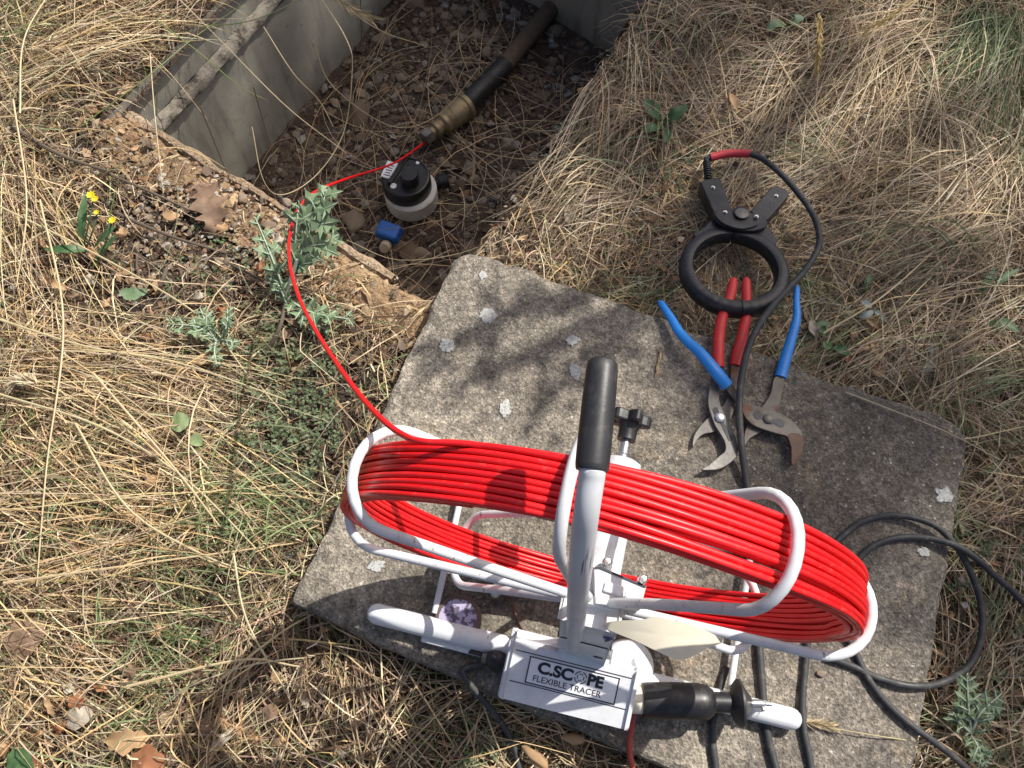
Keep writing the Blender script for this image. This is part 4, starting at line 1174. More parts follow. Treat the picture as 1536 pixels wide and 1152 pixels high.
# -- thatch: short broken straw lying flat in every direction
N = 44000
P = scatter(N, dens_mat); q = px(np.concatenate([P, np.zeros((N, 1))], 1))
phi = flow(P) + RNG.normal(0, .9, N); rnd = RNG.random(N) < .35; phi[rnd] = RNG.uniform(0, 6.28, rnd.sum())
right = np.clip((q[:, 0] - 700) / 300, 0, 1)
Lh = RNG.gamma(3.2, .018, N) + .015
wd = RNG.uniform(.0009, .0022, N) + (RNG.random(N) < .08) * .0022
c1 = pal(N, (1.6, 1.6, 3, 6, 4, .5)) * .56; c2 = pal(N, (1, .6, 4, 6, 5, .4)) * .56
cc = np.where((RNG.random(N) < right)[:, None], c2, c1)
g = (RNG.random(N) < .07); cc[g] = grn(g.sum()) * .8
low_layer = RNG.random(N)
tha = grow(P, phi, Lh, wd, cc, K=4, kap=RNG.normal(0, .4, N), arch=RNG.gamma(1.6, .004, N), z0=.002 + .022 * low_layer ** 1.5, wob=.06)
V, Fq, C = tha
colmesh('straw_thatch', V, Fq, C, M['straw'])

# -- longer blades and stems, in sweeping tufts
parts = []
def tuft(x, y, x2, y2, n, spread=.35, Lk=(.7, 1.15), w=(.0010, .0025), cols=None, arch=(.008, .036), rad=.04, kap=.13, K=7, lift=0., droop=0.):
    a, b = G(x, y)[:2], G(x2, y2)[:2]; d = b - a; L0 = np.hypot(*d)
    P = a + RNG.normal(0, rad, (n, 2))
    ph = math.atan2(d[1], d[0]) + RNG.normal(0, spread, n)
    c = pal(n, cols or (3, 3, 2, 1, 1, 1.5)) if cols is None or len(cols) == 6 else grn(n)
    if x > 760: c = c * .80 + .20 * c.mean(1, keepdims=True) * np.array([1.02, 1.0, .90])
    parts.append(grow(P, ph, L0 * RNG.uniform(*Lk, n), RNG.uniform(*w, n), c, K=K, kap=RNG.normal(0, kap, n), arch=RNG.uniform(*arch, n), z0=RNG.uniform(.004, .028, n), lift=lift, droop=droop, wob=.03, tip=.25))
gold = (4, 4, 1, .5, 1, 2.5); grey = (1.5, 1, 4, 3, 3, .6); green = (1,)
tuft(5, 480, 430, 610, 60, .14, arch=(.014, .045), cols=gold); tuft(-10, 560, 400, 590, 45, .16, arch=(.014, .045), cols=gold)
tuft(60, 600, 330, 720, 50, .25, cols=gold); tuft(-20, 760, 440, 800, 40, .12, arch=(.014, .042), cols=gold); tuft(20, 880, 430, 820, 36, .14, cols=gold)
tuft(30, 640, 320, 830, 40, .16, cols=gold); tuft(250, 640, 470, 800, 30, .2, cols=gold); tuft(0, 250, 90, 700, 30, .16, cols=gold); tuft(20, 200, 60, 560, 24, .2, cols=gold, arch=(.014, .045))
tuft(90, 440, 30, 660, 30, .3, cols=gold); tuft(0, 300, 160, 480, 26, .3, cols=gold)
tuft(40, 110, 350, 40, 46, .16, arch=(.014, .042), cols=gold); tuft(20, 40, 300, -30, 40, .25, cols=gold); tuft(120, 60, 330, 90, 40, .3, cols=gold); tuft(180, 0, 460, 10, 44, .2, arch=(.02, .06), cols=gold)
tuft(100, 120, 240, 100, 44, .5, cols=grey); tuft(300, -60, 500, 20, 30, .25, cols=gold); tuft(0, 190, 200, 90, 30, .2, cols=gold)
tuft(330, 840, 420, 730, 60, .35, cols=green, w=(.0012, .0026), arch=(.02, .05)); tuft(230, 770, 400, 740, 55, .2, cols=green, w=(.001, .002)); tuft(100, 780, 190, 720, 50, .5, cols=green); tuft(20, 720, 100, 680, 40, .6, cols=green); tuft(420, 800, 330, 760, 50, .4, cols=green); tuft(230, 860, 330, 900, 40, .5, cols=green)
tuft(190, 1090, 300, 960, 40, .3, cols=green, w=(.001, .002)); tuft(330, 1000, 150, 960, 26, .2, cols=green); tuft(690, 1100, 640, 1040, 40, .6, cols=green); tuft(20, 70, 120, 110, 30, .8, cols=green)
tuft(400, 930, 300, 1150, 30, .3, cols=grey); tuft(520, 1000, 640, 1130, 60, .5, cols=grey); tuft(700, 1080, 900, 1150, 60, .5, cols=gold); tuft(560, 1120, 700, 1010, 50, .6, cols=grey); tuft(330, 1120, 470, 1000, 60, .4, cols=grey, w=(.0008, .0014))
tuft(60, 1010, 260, 1140, 40, .4, cols=gold); tuft(10, 930, 200, 980, 34, .4, cols=gold)
# right: fine dry grass combed down to the left
for k in range(150):
    x, y = RNG.uniform(930, 1560), RNG.uniform(-20, 640)
    if RNG.random() < .35: x, y = RNG.uniform(1180, 1560), RNG.uniform(60, 560)
    ln = RNG.uniform(110, 260); an = math.radians(RNG.normal(205, 32)) if x > 1150 else math.radians(RNG.normal(225, 60))
    if RNG.random() < .2: an += math.pi / 2
    tuft(x, y, x + ln * math.cos(an), y - ln * math.sin(an), int(RNG.uniform(18, 42)), .22, w=(.0008, .0019), cols=grey if RNG.random() < .62 else (gold if RNG.random() < .65 else green), arch=(.01, .05), rad=.022, kap=.2)
for (x, y, x2, y2, n, c) in ((1330, 30, 1190, 330, 60, gold), (1290, 20, 1230, 260, 50, gold), (1440, 40, 1160, 180, 60, gold), (1380, 90, 1290, 330, 50, gold), (1180, 120, 1130, 300, 40, gold), (1120, 200, 1020, 330, 46, gold),
                           (1500, 10, 1450, 260, 70, green), (1530, 60, 1490, 330, 60, green), (1470, 0, 1430, 200, 40, green), (1540, 420, 1300, 520, 60, grey), (1500, 330, 1260, 470, 70, grey), (1460, 260, 1290, 420, 60, grey),
                           (1536, 560, 1380, 620, 50, green), (1450, 420, 1320, 360, 40, green), (900, 120, 840, 300, 70, grey), (880, 60, 830, 210, 60, grey), (960, 180, 870, 260, 60, grey), (900, 250, 790, 340, 60, gold), (960, 300, 820, 370, 60, grey)):
    tuft(x, y, x2, y2, n, .25, w=(.0009, .0022), cols=c, arch=(.02, .07), rad=.028, kap=.2)
# lower right strip beside the slab
for k in range(46):
    x, y = RNG.uniform(1420, 1570), RNG.uniform(640, 1180); an = RNG.uniform(0, 6.28); ln = RNG.uniform(90, 210)
    tuft(x, y, x + ln * math.cos(an), y + ln * math.sin(an), int(RNG.uniform(12, 30)), .4, cols=grey if RNG.random() < .45 else (gold if RNG.random() < .5 else green), rad=.03)
# scattered loose stems everywhere
N = 8000
P = scatter(N, dens_mat)
c = pal(N, (3, 3, 3, 2, 2, 2)); g = RNG.random(N) < .10; c[g] = grn(g.sum())
parts.append(grow(P, flow(P) + RNG.normal(0, 1.3, N), RNG.gamma(3, .027, N) + .03, RNG.uniform(.0009, .0024, N), c, K=7, kap=RNG.normal(0, .3, N), arch=RNG.gamma(2, .010, N), z0=RNG.uniform(.004, .03, N), wob=.035, tip=.3))
# short curly bits
N = 2600
P = scatter(N, dens_mat)
parts.append(grow(P, RNG.uniform(0, 6.28, N), RNG.gamma(3, .014, N) + .015, RNG.uniform(.0008, .0019, N), pal(N, (2, 2, 3, 2, 3, 1)), K=6, kap=RNG.normal(0, 3.2, N), arch=RNG.gamma(2, .005, N), z0=RNG.uniform(.006, .03, N), wob=.2))
# straight broken chaff on top
N = 20000
P = scatter(N, lambda q, P: np.clip(.3 + .7 * dens_mat(q, P), 0, 1))
parts.append(grow(P, RNG.uniform(0, 6.28, N), RNG.gamma(2.5, .008, N) + .006, RNG.uniform(.0010, .0028, N), pal(N, (3, 2, 3, 4, 3, 2.2)), K=2, kap=RNG.normal(0, .5, N), arch=RNG.gamma(2, .002, N), z0=RNG.uniform(.006, .034, N), wob=.15, tip=.6))
V, Fq, C = concat(parts)
colmesh('dry_grass', V, Fq, C, M['straw'])

# -- leaf crumbs and small dead leaves between the straw
def crumbs(P, size, col, z, name, mats=M['leafcol']):
    n = len(P); a = RNG.uniform(0, 6.28, n); ca, sa = np.cos(a), np.sin(a)
    el = RNG.uniform(.35, .8, n) * size
    tilt = RNG.normal(0, .45, (n, 2))
    k = np.array([(-1, 0), (-.3, -1), (.5, -.8), (1, 0), (.5, .8), (-.3, 1)])
    Vs = []
    for i in range(6):
        u = k[i, 0] * size * RNG.uniform(.75, 1.15, n); v = k[i, 1] * el * RNG.uniform(.6, 1.2, n)
        x = P[:, 0] + u * ca - v * sa; y = P[:, 1] + u * sa + v * ca
        zz = z + u * tilt[:, 0] + v * tilt[:, 1] + RNG.uniform(-.15, .3, n) * size * abs(k[i, 1])
        Vs.append(np.stack([x, y, zz], -1))
    V = np.stack(Vs, 1).reshape(-1, 3)
    f = np.array([[0, 1, 2, 3], [0, 3, 4, 5]])
    Fq = (np.arange(n)[:, None, None] * 6 + f[None]).reshape(-1, 4)
    return colmesh(name, V, Fq, np.repeat(col, 6, 0), mats)
LP = np.array([(.30, .175, .085), (.40, .26, .14), (.20, .11, .06), (.46, .36, .24), (.13, .085, .055), (.33, .30, .26), (.42, .40, .37)])
N = 6500
P = scatter(N, lambda q, P: np.clip(.35 + .6 * NZ3(P[:, 0], P[:, 1], 5, 2) + .55 * gauss(q, 230, 410, 240, 120) + .4 * gauss(q, 250, 1080, 260, 80) + .4 * gauss(q, 830, 330, 90, 120), 0, 1))
crumbs(P, RNG.gamma(2.0, .0019, N) + .0013, LP[RNG.choice(7, N, p=(.22, .2, .2, .12, .14, .07, .05))] * RNG.uniform(.7, 1.2, (N, 1)), gh(P[:, 0], P[:, 1]) + RNG.uniform(.003, .022, N), 'leaf_litter')

# -- gravel and earth crumbs: pit floor, bare soil, rim
ICO = None
def ico(sub):
    bm = bmesh.new(); bmesh.ops.create_icosphere(bm, subdivisions=sub, radius=1)
    v = np.array([x.co[:] for x in bm.verts]); f = np.array([[w_.index for w_ in q.verts] for q in bm.faces]); bm.free(); return v, f
IV, IF = ico(1)
def pebbles(P, r, col, name, squash=.6):
    n = len(P); k = len(IV)
    B = IV[None] * (1 + RNG.normal(0, .17, (n, k, 1)))
    B = B * np.stack([RNG.uniform(.8, 1.3, n), RNG.uniform(.65, 1.0, n), RNG.uniform(.45, .8, n) * squash / .6], -1)[:, None]
    a = RNG.uniform(0, 6.28, n); ca, sa = np.cos(a)[:, None], np.sin(a)[:, None]
    X = B[..., 0] * ca - B[..., 1] * sa; Y = B[..., 0] * sa + B[..., 1] * ca
    V = np.stack([X, Y, B[..., 2]], -1) * r[:, None, None] + P[:, None]
    return colmesh(name, V.reshape(-1, 3), (np.arange(n)[:, None, None] * k + IF[None]).reshape(-1, 3), np.repeat(col, k, 0), M['gravel'])
SP = np.array([(.20, .145, .10), (.28, .22, .16), (.13, .085, .06), (.34, .30, .25), (.24, .15, .09)])
n = 5200
s_ = RNG.uniform(-PW + .01, -.005, n); t_ = RNG.uniform(.01, PL - .01, n)
bias = np.exp(-(((s_ + .45) / .24) ** 2 + ((t_ - .75) / .35) ** 2)); kk = RNG.random(n) < .35 + .65 * bias; s_, t_ = s_[kk], t_[kk]
xy = pxy(s_, 0 * t_) + t_[:, None] * E2; n = len(s_)
rr = RNG.gamma(2.0, .0026, n) + .0020
pebbles(np.column_stack([xy, floor_z(xy[:, 0], xy[:, 1]) + rr * .15]), rr, SP[RNG.choice(5, n, p=(.3, .25, .2, .1, .15))] * np.array([.9, .95, 1.0]) * RNG.uniform(.55, 1.05, (n, 1)), 'pit_gravel')
n = 2600
P = scatter(n, lambda q, P: np.clip(np.maximum.reduce([gauss(q, 300, 310, 150, 100), gauss(q, 390, 370, 80, 70), .5 * gauss(q, 820, 300, 70, 140), .25 * gauss(q, 250, 1100, 260, 60)]), 0, 1))
rr = RNG.gamma(1.7, .0014, n) + .0011
SP2 = SP * 1.25
pebbles(np.column_stack([P, gh(P[:, 0], P[:, 1]) + .002 + rr * .2]), rr, SP2[RNG.choice(5, n)] * RNG.uniform(.7, 1.15, (n, 1)), 'gravel')
n = 1500
s_ = RNG.uniform(-PW, .0, n); t_ = RNG.uniform(-.095, -.012, n); xy = pxy(s_, 0 * t_) + t_[:, None] * E2
rr = RNG.gamma(1.6, .0017, n) + .0010; kk = (RNG.random(n) < .25 + .6 * (s_ > -.40)); xy, rr = xy[kk], rr[kk]; n = len(rr)
RP = np.array([(.32, .21, .115), (.42, .30, .17), (.25, .145, .075), (.46, .36, .24)])
pebbles(np.column_stack([xy, -.004 + .006 * NZ2(xy[:, 0], xy[:, 1], 30, 4)]), rr, RP[RNG.choice(4, n)] * RNG.uniform(.65, 1.1, (n, 1)), 'rim_gravel')

# -- stones one can pick apart
RV, RF = ico(3)
rock_me = []
for k in range(7):
    r_ = np.random.default_rng(50 + k); v = RV.copy()
    for q in range(9):
        d = r_.normal(0, 1, 3); d /= np.linalg.norm(d); h = r_.uniform(.62, .9); pr = v @ d
        v = v - np.maximum(pr - h, 0)[:, None] * d * .92
    v *= (1 + .05 * NZ(v[:, 0] * 2 + k, v[:, 1] * 2 + v[:, 2], 1, 3))[:, None]; v *= np.array([1.15, .85, .6])
    me = MB().add(v, RF).mesh('stone', sharp=False); me.materials.append(M['stone']); rock_me.append(me)
def stone(x, y, rpx, z, label, group=None, zoff=.25):
    c = G(x, y, z); d = np.linalg.norm(c - EYE); r_ = rpx * d / FPX
    o = bpy.data.objects.new('stone', rock_me[RNG.integers(7)]); COL.objects.link(o)
    o.location = Vector((c[0], c[1], z + r_ * zoff)); o.scale = (r_,) * 3; o.rotation_euler = (RNG.normal(0, .3), RNG.normal(0, .3), RNG.uniform(0, 6.28))
    return tag(o, label, 'stone', group)
def pit_z(x, y):
    c = G(x, y, -PD); return float(floor_z(np.array(c[0]), np.array(c[1])))
stone(540, 178, 21, pit_z(540, 178), 'broad flat grey stone on the pit floor left of the brass fitting')
stone(533, 335, 19, pit_z(533, 335), 'rough brown stone on the pit floor below the red rod')
stone(577, 62, 15, pit_z(577, 62), 'rounded pale stone near the left wall of the pit')
stone(622, 8, 17, pit_z(622, 8), 'pale block of stone at the far end of the pit')
stone(633, 385, 15, pit_z(633, 385), 'grey stone in the pit between the blue tap handle and the slab')
stone(762, 218, 13, pit_z(762, 218), 'small tan stone on the pit floor right of the brass fitting')
for k in range(62):
    x, y = RNG.uniform(500, 755), RNG.uniform(0, 180)
    if RNG.random() < .4: x, y = RNG.uniform(480, 720), RNG.uniform(170, 340)
    c = G(x, y, -PD)
    if not pit_in(c[None], -.04)[0] or np.hypot(x - 612, y - 275) < 60: continue
    stone(x, y, RNG.uniform(5.5, 10.5), pit_z(x, y), 'small brownish stone half sunk in the pit floor', 'stones on the pit floor')
for (x, y, r_) in ((245, 355, 9), (430, 305, 8), (365, 300, 10), (205, 470, 9), (70, 256, 10), (112, 155, 7), (340, 395, 8), (285, 352, 7), (405, 340, 11), (160, 250, 8), (395, 300, 7), (352, 340, 6)):
    c = G(x, y); stone(x, y, r_, float(gh(c[:1], c[1:2])[0]) + .003, 'small pale stone on the bare soil left of the pit', 'stones on the soil')
for (x, y, r_) in ((560, 428, 8), (592, 442, 9), (530, 408, 7), (548, 448, 7)):
    stone(x, y, r_, -.004, 'sandy lump of crumbled mortar on the near rim of the pit', 'lumps on the pit rim')
stone(1231, 1011, 6, .0605, 'small pale pebble on the slab right of the reel foot')

# -- dry stalks hanging into and lying in the pit
parts = []
tubes = MB()
n = 420
s_ = RNG.uniform(-PW + .02, -.01, n); t_ = RNG.uniform(.01, PL - .05, n); xy = pxy(s_, 0 * t_) + t_[:, None] * E2
def pitstraw(xy, phi, L, w, col, K=7, kap=0.):
    N = len(xy); t = np.linspace(0, 1, K + 1); ang = phi[:, None] + kap[:, None] * t
    X = xy[:, :1] + np.cumsum(np.cos(ang), 1) * (L / K)[:, None]; Y = xy[:, 1:2] + np.cumsum(np.sin(ang), 1) * (L / K)[:, None]
    ok = pit_in(np.stack([X, Y], -1), -.008).all(1)
    X, Y, w, col = X[ok], Y[ok], w[ok], col[ok]; n = len(X)
    Z = floor_z(X, Y) + .004 + RNG.uniform(0, .03, (n, 1)) * np.sin(np.pi * t) + RNG.uniform(0, .012, (n, 1))
    dx = np.gradient(X, axis=1); dy = np.gradient(Y, axis=1); l = np.hypot(dx, dy) + 1e-9
    sd = np.stack([-dy / l, dx / l, 0 * l], -1) * w[:, None, None] / 2
    P = np.stack([X, Y, Z], -1)
    V = np.stack([P - sd, P + sd], 2).reshape(-1, 3)
    q = np.array([[2 * i, 2 * i + 1, 2 * i + 3, 2 * i + 2] for i in range(K)])
    return V, (np.arange(n)[:, None, None] * 2 * (K + 1) + q[None]).reshape(-1, 4), np.repeat(col, 2 * (K + 1), 0)
V, Fq, C = pitstraw(xy, RNG.uniform(0, 6.28, n), RNG.gamma(4, .045, n) + .05, RNG.uniform(.0009, .0021, n), pal(n, (2, 1, 3, 3, 3, .5)) * .85, kap=RNG.normal(0, .8, n))
colmesh('pit_straw', V, Fq, C, M['straw'])
n = 700
s_ = RNG.uniform(-PW + .02, -.01, n); t_ = RNG.uniform(.01, PL - .03, n); xy = pxy(s_, 0 * t_) + t_[:, None] * E2
crumbs(xy, RNG.gamma(2.2, .0024, n) + .0015, LP[RNG.choice(7, n)] * RNG.uniform(.4, .9, (n, 1)), floor_z(xy[:, 0], xy[:, 1]) + RNG.uniform(.002, .008, n), 'pit_litter')

def straw(pts, r, matc, label, group, name='dry_straw', per=8, seed=None):
    P = catmull([G(*p) for p in pts], per)
    n = len(P); rr = np.linspace(r, r * .55, n)
    me = tube_mesh(name, P, rr, 5)
    at = me.attributes.new('Col', 'FLOAT_COLOR', 'POINT'); c = np.array([*matc, 1.]); at.data.foreach_set('color', np.tile(c, len(me.vertices)))
    o = link(name, me, M['straw'])
    return tag(o, label, 'straw', group)
gy, gr_, dk = (.56, .46, .28), (.22, .27, .09), (.15, .10, .065)
hang = 'thin dry stalk hanging over the open pit'
for pts, c in (([(470, -20, .05), (520, 60, .05), (528, 110, 0), (515, 200, -.10), (475, 262, -.12), (425, 292, -.06), (395, 270, .0), (378, 190, .06)], gy), ([(395, 40, .07), (440, 110, .0), (478, 150, -.08), (500, 190, -.12)], gy),
               ([(380, 130, .02), (400, 200, -.1), (420, 262, -.2)], dk), ([(260, -10, .06), (330, 60, .04), (430, 160, -.02), (520, 230, -.10)], gy), ([(300, 40, .05), (380, 30, .04), (470, -10, .04)], gr_),
               ([(120, 190, .03), (215, 120, .06), (300, 50, .06), (390, -10, .06)], gr_), ([(235, 30, .07), (300, 80, .05), (360, 130, .0), (400, 150, -.05)], gr_), ([(225, 80, .05), (232, 170, .04), (245, 290, .01)], gy),
               ([(470, 60, .0), (500, 130, -.1), (590, 190, -.22), (660, 170, -.24), (720, 100, -.2)], gy), ([(300, 160, .0), (350, 280, -.2), (372, 300, -.3)], dk), ([(470, -30, .05), (560, 40, -.02), (640, 70, -.10)], gy),
               ([(540, -20, -.02), (545, 100, -.2), (560, 200, -.3)], dk), ([(560, 90, -.1), (640, 120, -.22), (700, 200, -.32)], dk), ([(880, 130, .02), (800, 190, -.08), (690, 260, -.2)], gy), ([(850, 170, .02), (760, 120, -.10), (700, 110, -.2)], dk),
               ([(905, 110, .03), (850, 200, -.02), (830, 320, -.04), (780, 380, .01)], gy), ([(820, 250, .02), (740, 290, -.08), (650, 335, -.16)], gy), ([(800, 300, .02), (720, 370, -.06), (600, 390, -.16), (520, 360, -.2)], gy), ([(790, 260, .02), (700, 330, -.10), (560, 345, -.2)], dk)):
    straw(pts, .0012, c, {gy: 'thin pale', gr_: 'thin green', dk: 'thin dark'}[c] + ' stalk hanging over the open pit', 'stalks over the pit')
LL = ['long straw from the left edge under the yellow flowers to the low thistle', 'long straw from the left edge curving to the rod above the slab', 'long straw sweeping from the left edge down past the tan curled leaf', 'upright long straw near the left edge', 'long straw lying level just left of the slab corner',
      'long straw ending near the lower left slab corner after a steep run', 'straw slanting through the green grass tuft left of the slab', 'straw rising to the top left corner', 'straw curving down the left edge below the thick twig', 'straw pointing at the lower left slab corner from below', 'low straw lying level under the lower left slab corner', 'steep straw left of the lower left slab corner']
for pts in ([(-10, 305, .05), (160, 390, .05), (300, 475, .045), (370, 560, .03)], [(0, 480, .06), (130, 520, .07), (270, 545, .06), (430, 600, .03)], [(-5, 590, .05), (150, 640, .06), (280, 720, .05), (410, 850, .03)],
            [(60, 300, .06), (95, 480, .08), (70, 700, .06), (55, 880, .03)], [(5, 875, .05), (180, 850, .06), (440, 815, .03)], [(110, 630, .05), (190, 760, .06), (300, 830, .05), (380, 860, .03)], [(140, 560, .07), (260, 700, .07), (330, 790, .04)],
            [(30, 170, .05), (36, 60, .07), (80, -20, .06)], [(20, 150, .06), (40, 300, .08), (25, 430, .05)], [(330, 1020, .05), (420, 950, .04), (480, 915, .02)], [(190, 1030, .05), (360, 990, .05), (450, 1000, .02)], [(350, 830, .05), (370, 930, .05), (430, 1040, .03)]):
    straw(pts, .0019, (.62 * RNG.uniform(.85, 1.05), .49, .29), LL.pop(0), 'long straws on the left')
LR_ = ['vertical golden straw under the upright grass ear above the clamp', 'golden straw slanting down from the top edge towards the pit', 'steep straw at the upper right beside the green tuft', 'straight upright straw right of the blue grip', 'straw lying level behind the far slab corner', 'straw slanting down to the right edge above the slab corner', 'straw rising from the soil by the blue grip to the right', 'long straw slanting from above the clamp to the right']
for pts in ([(1228, 20, .08), (1228, 95, .06), (1222, 170, .03)], [(1390, -10, .10), (1310, 50, .08), (1180, 110, .04)], [(1290, 60, .05), (1330, 160, .06), (1400, 260, .03)], [(1410, 210, .05), (1406, 400, .05), (1404, 480, .03)], [(1270, 640, .04), (1420, 660, .05), (1536, 640, .04)],
            [(1340, 320, .03), (1420, 480, .04), (1536, 580, .04)], [(1235, 900 - 400, .05), (1330, 440, .06), (1450, 330, .05)], [(1150, 60, .04), (1250, 220, .05), (1390, 360, .04)]):
    straw(pts, .0016, (.64, .52, .32), LR_.pop(0), 'long straws on the right')
straw([(1268, 588, .065), (1330, 612, .066), (1420, 648, .066), (1500, 690, .05)], .0011, (.55, .48, .34), 'pale thin straw lying along the far edge of the slab', None)
straw([(1395, 1115, .05), (1330, 1106, .066), (1270, 1096, .069), (1222, 1088, .068)], .0009, (.52, .44, .25), 'thin stalk with a seed head lying on the slab by the foot bar', None)

# seed heads, husks and burrs
def spikelet(path, n, ln, w, matc, name, label, cat, group=None, spread=.5):
    P = catmull([G(*p) for p in path], 6); T, N_, B_ = frames(P)
    Vv, Fv = [], []; k = 0
    for i in range(n):
        j = int(RNG.uniform(0, len(P) - 1)); a = RNG.uniform(0, 6.28); d = T[j] + spread * (np.cos(a) * N_[j] + np.sin(a) * B_[j]); d /= np.linalg.norm(d)
        sd = np.cross(d, RNG.normal(0, 1, 3)); sd /= np.linalg.norm(sd); L_ = ln * RNG.uniform(.6, 1.2)
        Vv += [P[j], P[j] + d * L_ * .4 + sd * w, P[j] + d * L_, P[j] + d * L_ * .4 - sd * w]; Fv.append((k, k + 1, k + 2, k + 3)); k += 4
    Vv = np.array(Vv)
    return tag(colmesh(name, Vv, np.array(Fv), np.tile(np.array(matc), (len(Vv), 1)) * RNG.uniform(.8, 1.15, (len(Vv), 1)), M['straw'], kind=None), label, cat, group)
spikelet([(1205, 1082, .067), (1228, 1086, .067), (1252, 1090, .067)], 160, .016, .0009, (.52, .42, .26), 'grass_ear', 'feathery pale seed head lying on the slab by the foot bar end', 'seed head', spread=.6)
spikelet([(1228, 20, .09), (1229, 60, .08), (1226, 110, .06)], 170, .022, .0011, (.56, .42, .16), 'grass_ear', 'upright golden grass ear at the top right above the clamp', 'seed head', spread=.35)
spikelet([(1385, -10, .10), (1340, 22, .09), (1300, 45, .085)], 140, .03, .001, (.58, .45, .20), 'grass_ear', 'golden grass ear slanting down from the top edge', 'seed head', spread=.3)
spikelet([(490, -15, .06), (520, 8, .055), (560, 30, .05)], 110, .035, .001, (.45, .36, .20), 'grass_ear', 'dry grass ear hanging over the pit at the top', 'seed head', spread=.4)
spikelet([(55, 905 - 330, .05), (35, 570, .05), (15, 575, .05)], 90, .02, .002, (.56, .48, .33), 'grass_ear', 'fluffy pale seed head in the straw at the left edge', 'seed head', spread=1.)
spikelet([(992, 520, .064), (988, 545, .064), (986, 560, .064)], 50, .012, .0012, (.52, .40, .22), 'grass_ear', 'tiny narrow grass ear on the slab left of the blue grip', 'seed head', spread=.25)
def husk(x, y, z, lx, ly, ang, label):
    c = G(x, y, z); a = R(ang); u = np.array([math.cos(a), math.sin(a), .1]); prof = [(.0004, -lx), (ly * .55, -lx * .8), (ly * .95, -lx * .3), (ly, .1 * lx), (ly * .7, lx * .7), (.0005, lx)]
    V, F_ = lathe(prof, 14, c, u); V = V + (.0026 * NZ(V[:, 0] * 260, V[:, 1] * 260, 1, 2))[:, None]
    return tag(link('seed_husk', MB().add(V, F_).mesh('seed_husk'), M['tanleaf']), label, 'seed husk')
husk(860, 1108, .045, .016, .0065, -8, 'oval pale brown seed husk at the slab edge below the label box')
husk(803, 1136, .045, .022, .0085, -40, 'larger oval seed husk in the grass at the bottom edge')
burr_me = None
def burr(x, y, group='spiky burrs in the straw'):
    global burr_me
    if burr_me is None:
        Vv, Fv = [], []
        for i in range(26):
            d = RNG.normal(0, 1, 3); d[2] = abs(d[2]) * .7; d /= np.linalg.norm(d); sd = np.cross(d, (.3, .5, .8)); sd /= np.linalg.norm(sd); L_ = .016 * RNG.uniform(.7, 1.2); k = len(Vv)
            Vv += [-sd * .0009, d * L_, sd * .0009]; Fv.append((k, k + 1, k + 2))
        bv_, bf_ = ico(1); k = len(Vv); Vv += [q * .0035 for q in bv_]; Fv += [tuple(int(w_) + k for w_ in q) for q in bf_]
        burr_me = MB().add(np.array(Vv), Fv).mesh('spiky_burr', sharp=False); burr_me.materials.append(M['tanleaf'])
    c = G(x, y, .035); o = bpy.data.objects.new('spiky_burr', burr_me); COL.objects.link(o); o.location = Vector(c); o.rotation_euler = (RNG.normal(0, .3), RNG.normal(0, .3), RNG.uniform(0, 6)); s_ = RNG.uniform(.8, 1.3); o.scale = (s_,) * 3
    return tag(o, 'small yellowish star shaped burr in the straw left of the slab', 'burr', group)
for x, y in ((205, 772), (125, 972), (360, 1092), (95, 1050), (335, 1080), (385, 1108), (540, 1085), (490, 945), (60, 1100), (430, 965), (240, 945), (300, 1000)): burr(x, y)

# ------------------------------------------------------------------ leaves and small plants
def blade(path, width, n=14, fold=.25, wave=0., lobes=0, ldepth=.5, tipk=1.0):
    """leaf blade along a path: outline by width profile, optional rounded lobes, folded along its midrib"""
    P = catmull(path, 6); L = len(P); k = np.linspace(0, 1, L)
    T = np.gradient(P, axis=0); T /= np.linalg.norm(T, axis=1)[:, None]
    up = np.array([0, 0, 1.]); S_ = np.cross(T, up); S_ /= np.linalg.norm(S_, axis=1)[:, None]; U_ = np.cross(S_, T)
    w_ = width * np.sin(np.pi * np.clip(k * .96 + .03, 0, 1)) ** .75
    if lobes: w_ = w_ * (1 - ldepth * (.5 + .5 * np.cos(2 * np.pi * k * lobes)))
    V = []
    for s, e in ((-1, 1), (-.55, 1), (0, 0), (.55, 1), (1, 1)):
        V.append(P + S_ * (w_ * s)[:, None] + U_ * (w_ * fold * abs(s) + wave * np.sin(k * 17 + s * 2) * abs(s))[:, None])
    V = np.stack(V, 1).reshape(-1, 3)
    F_ = [(i * 5 + j, i * 5 + j + 1, (i + 1) * 5 + j + 1, (i + 1) * 5 + j) for i in range(L - 1) for j in range(4)]
    return V, F_
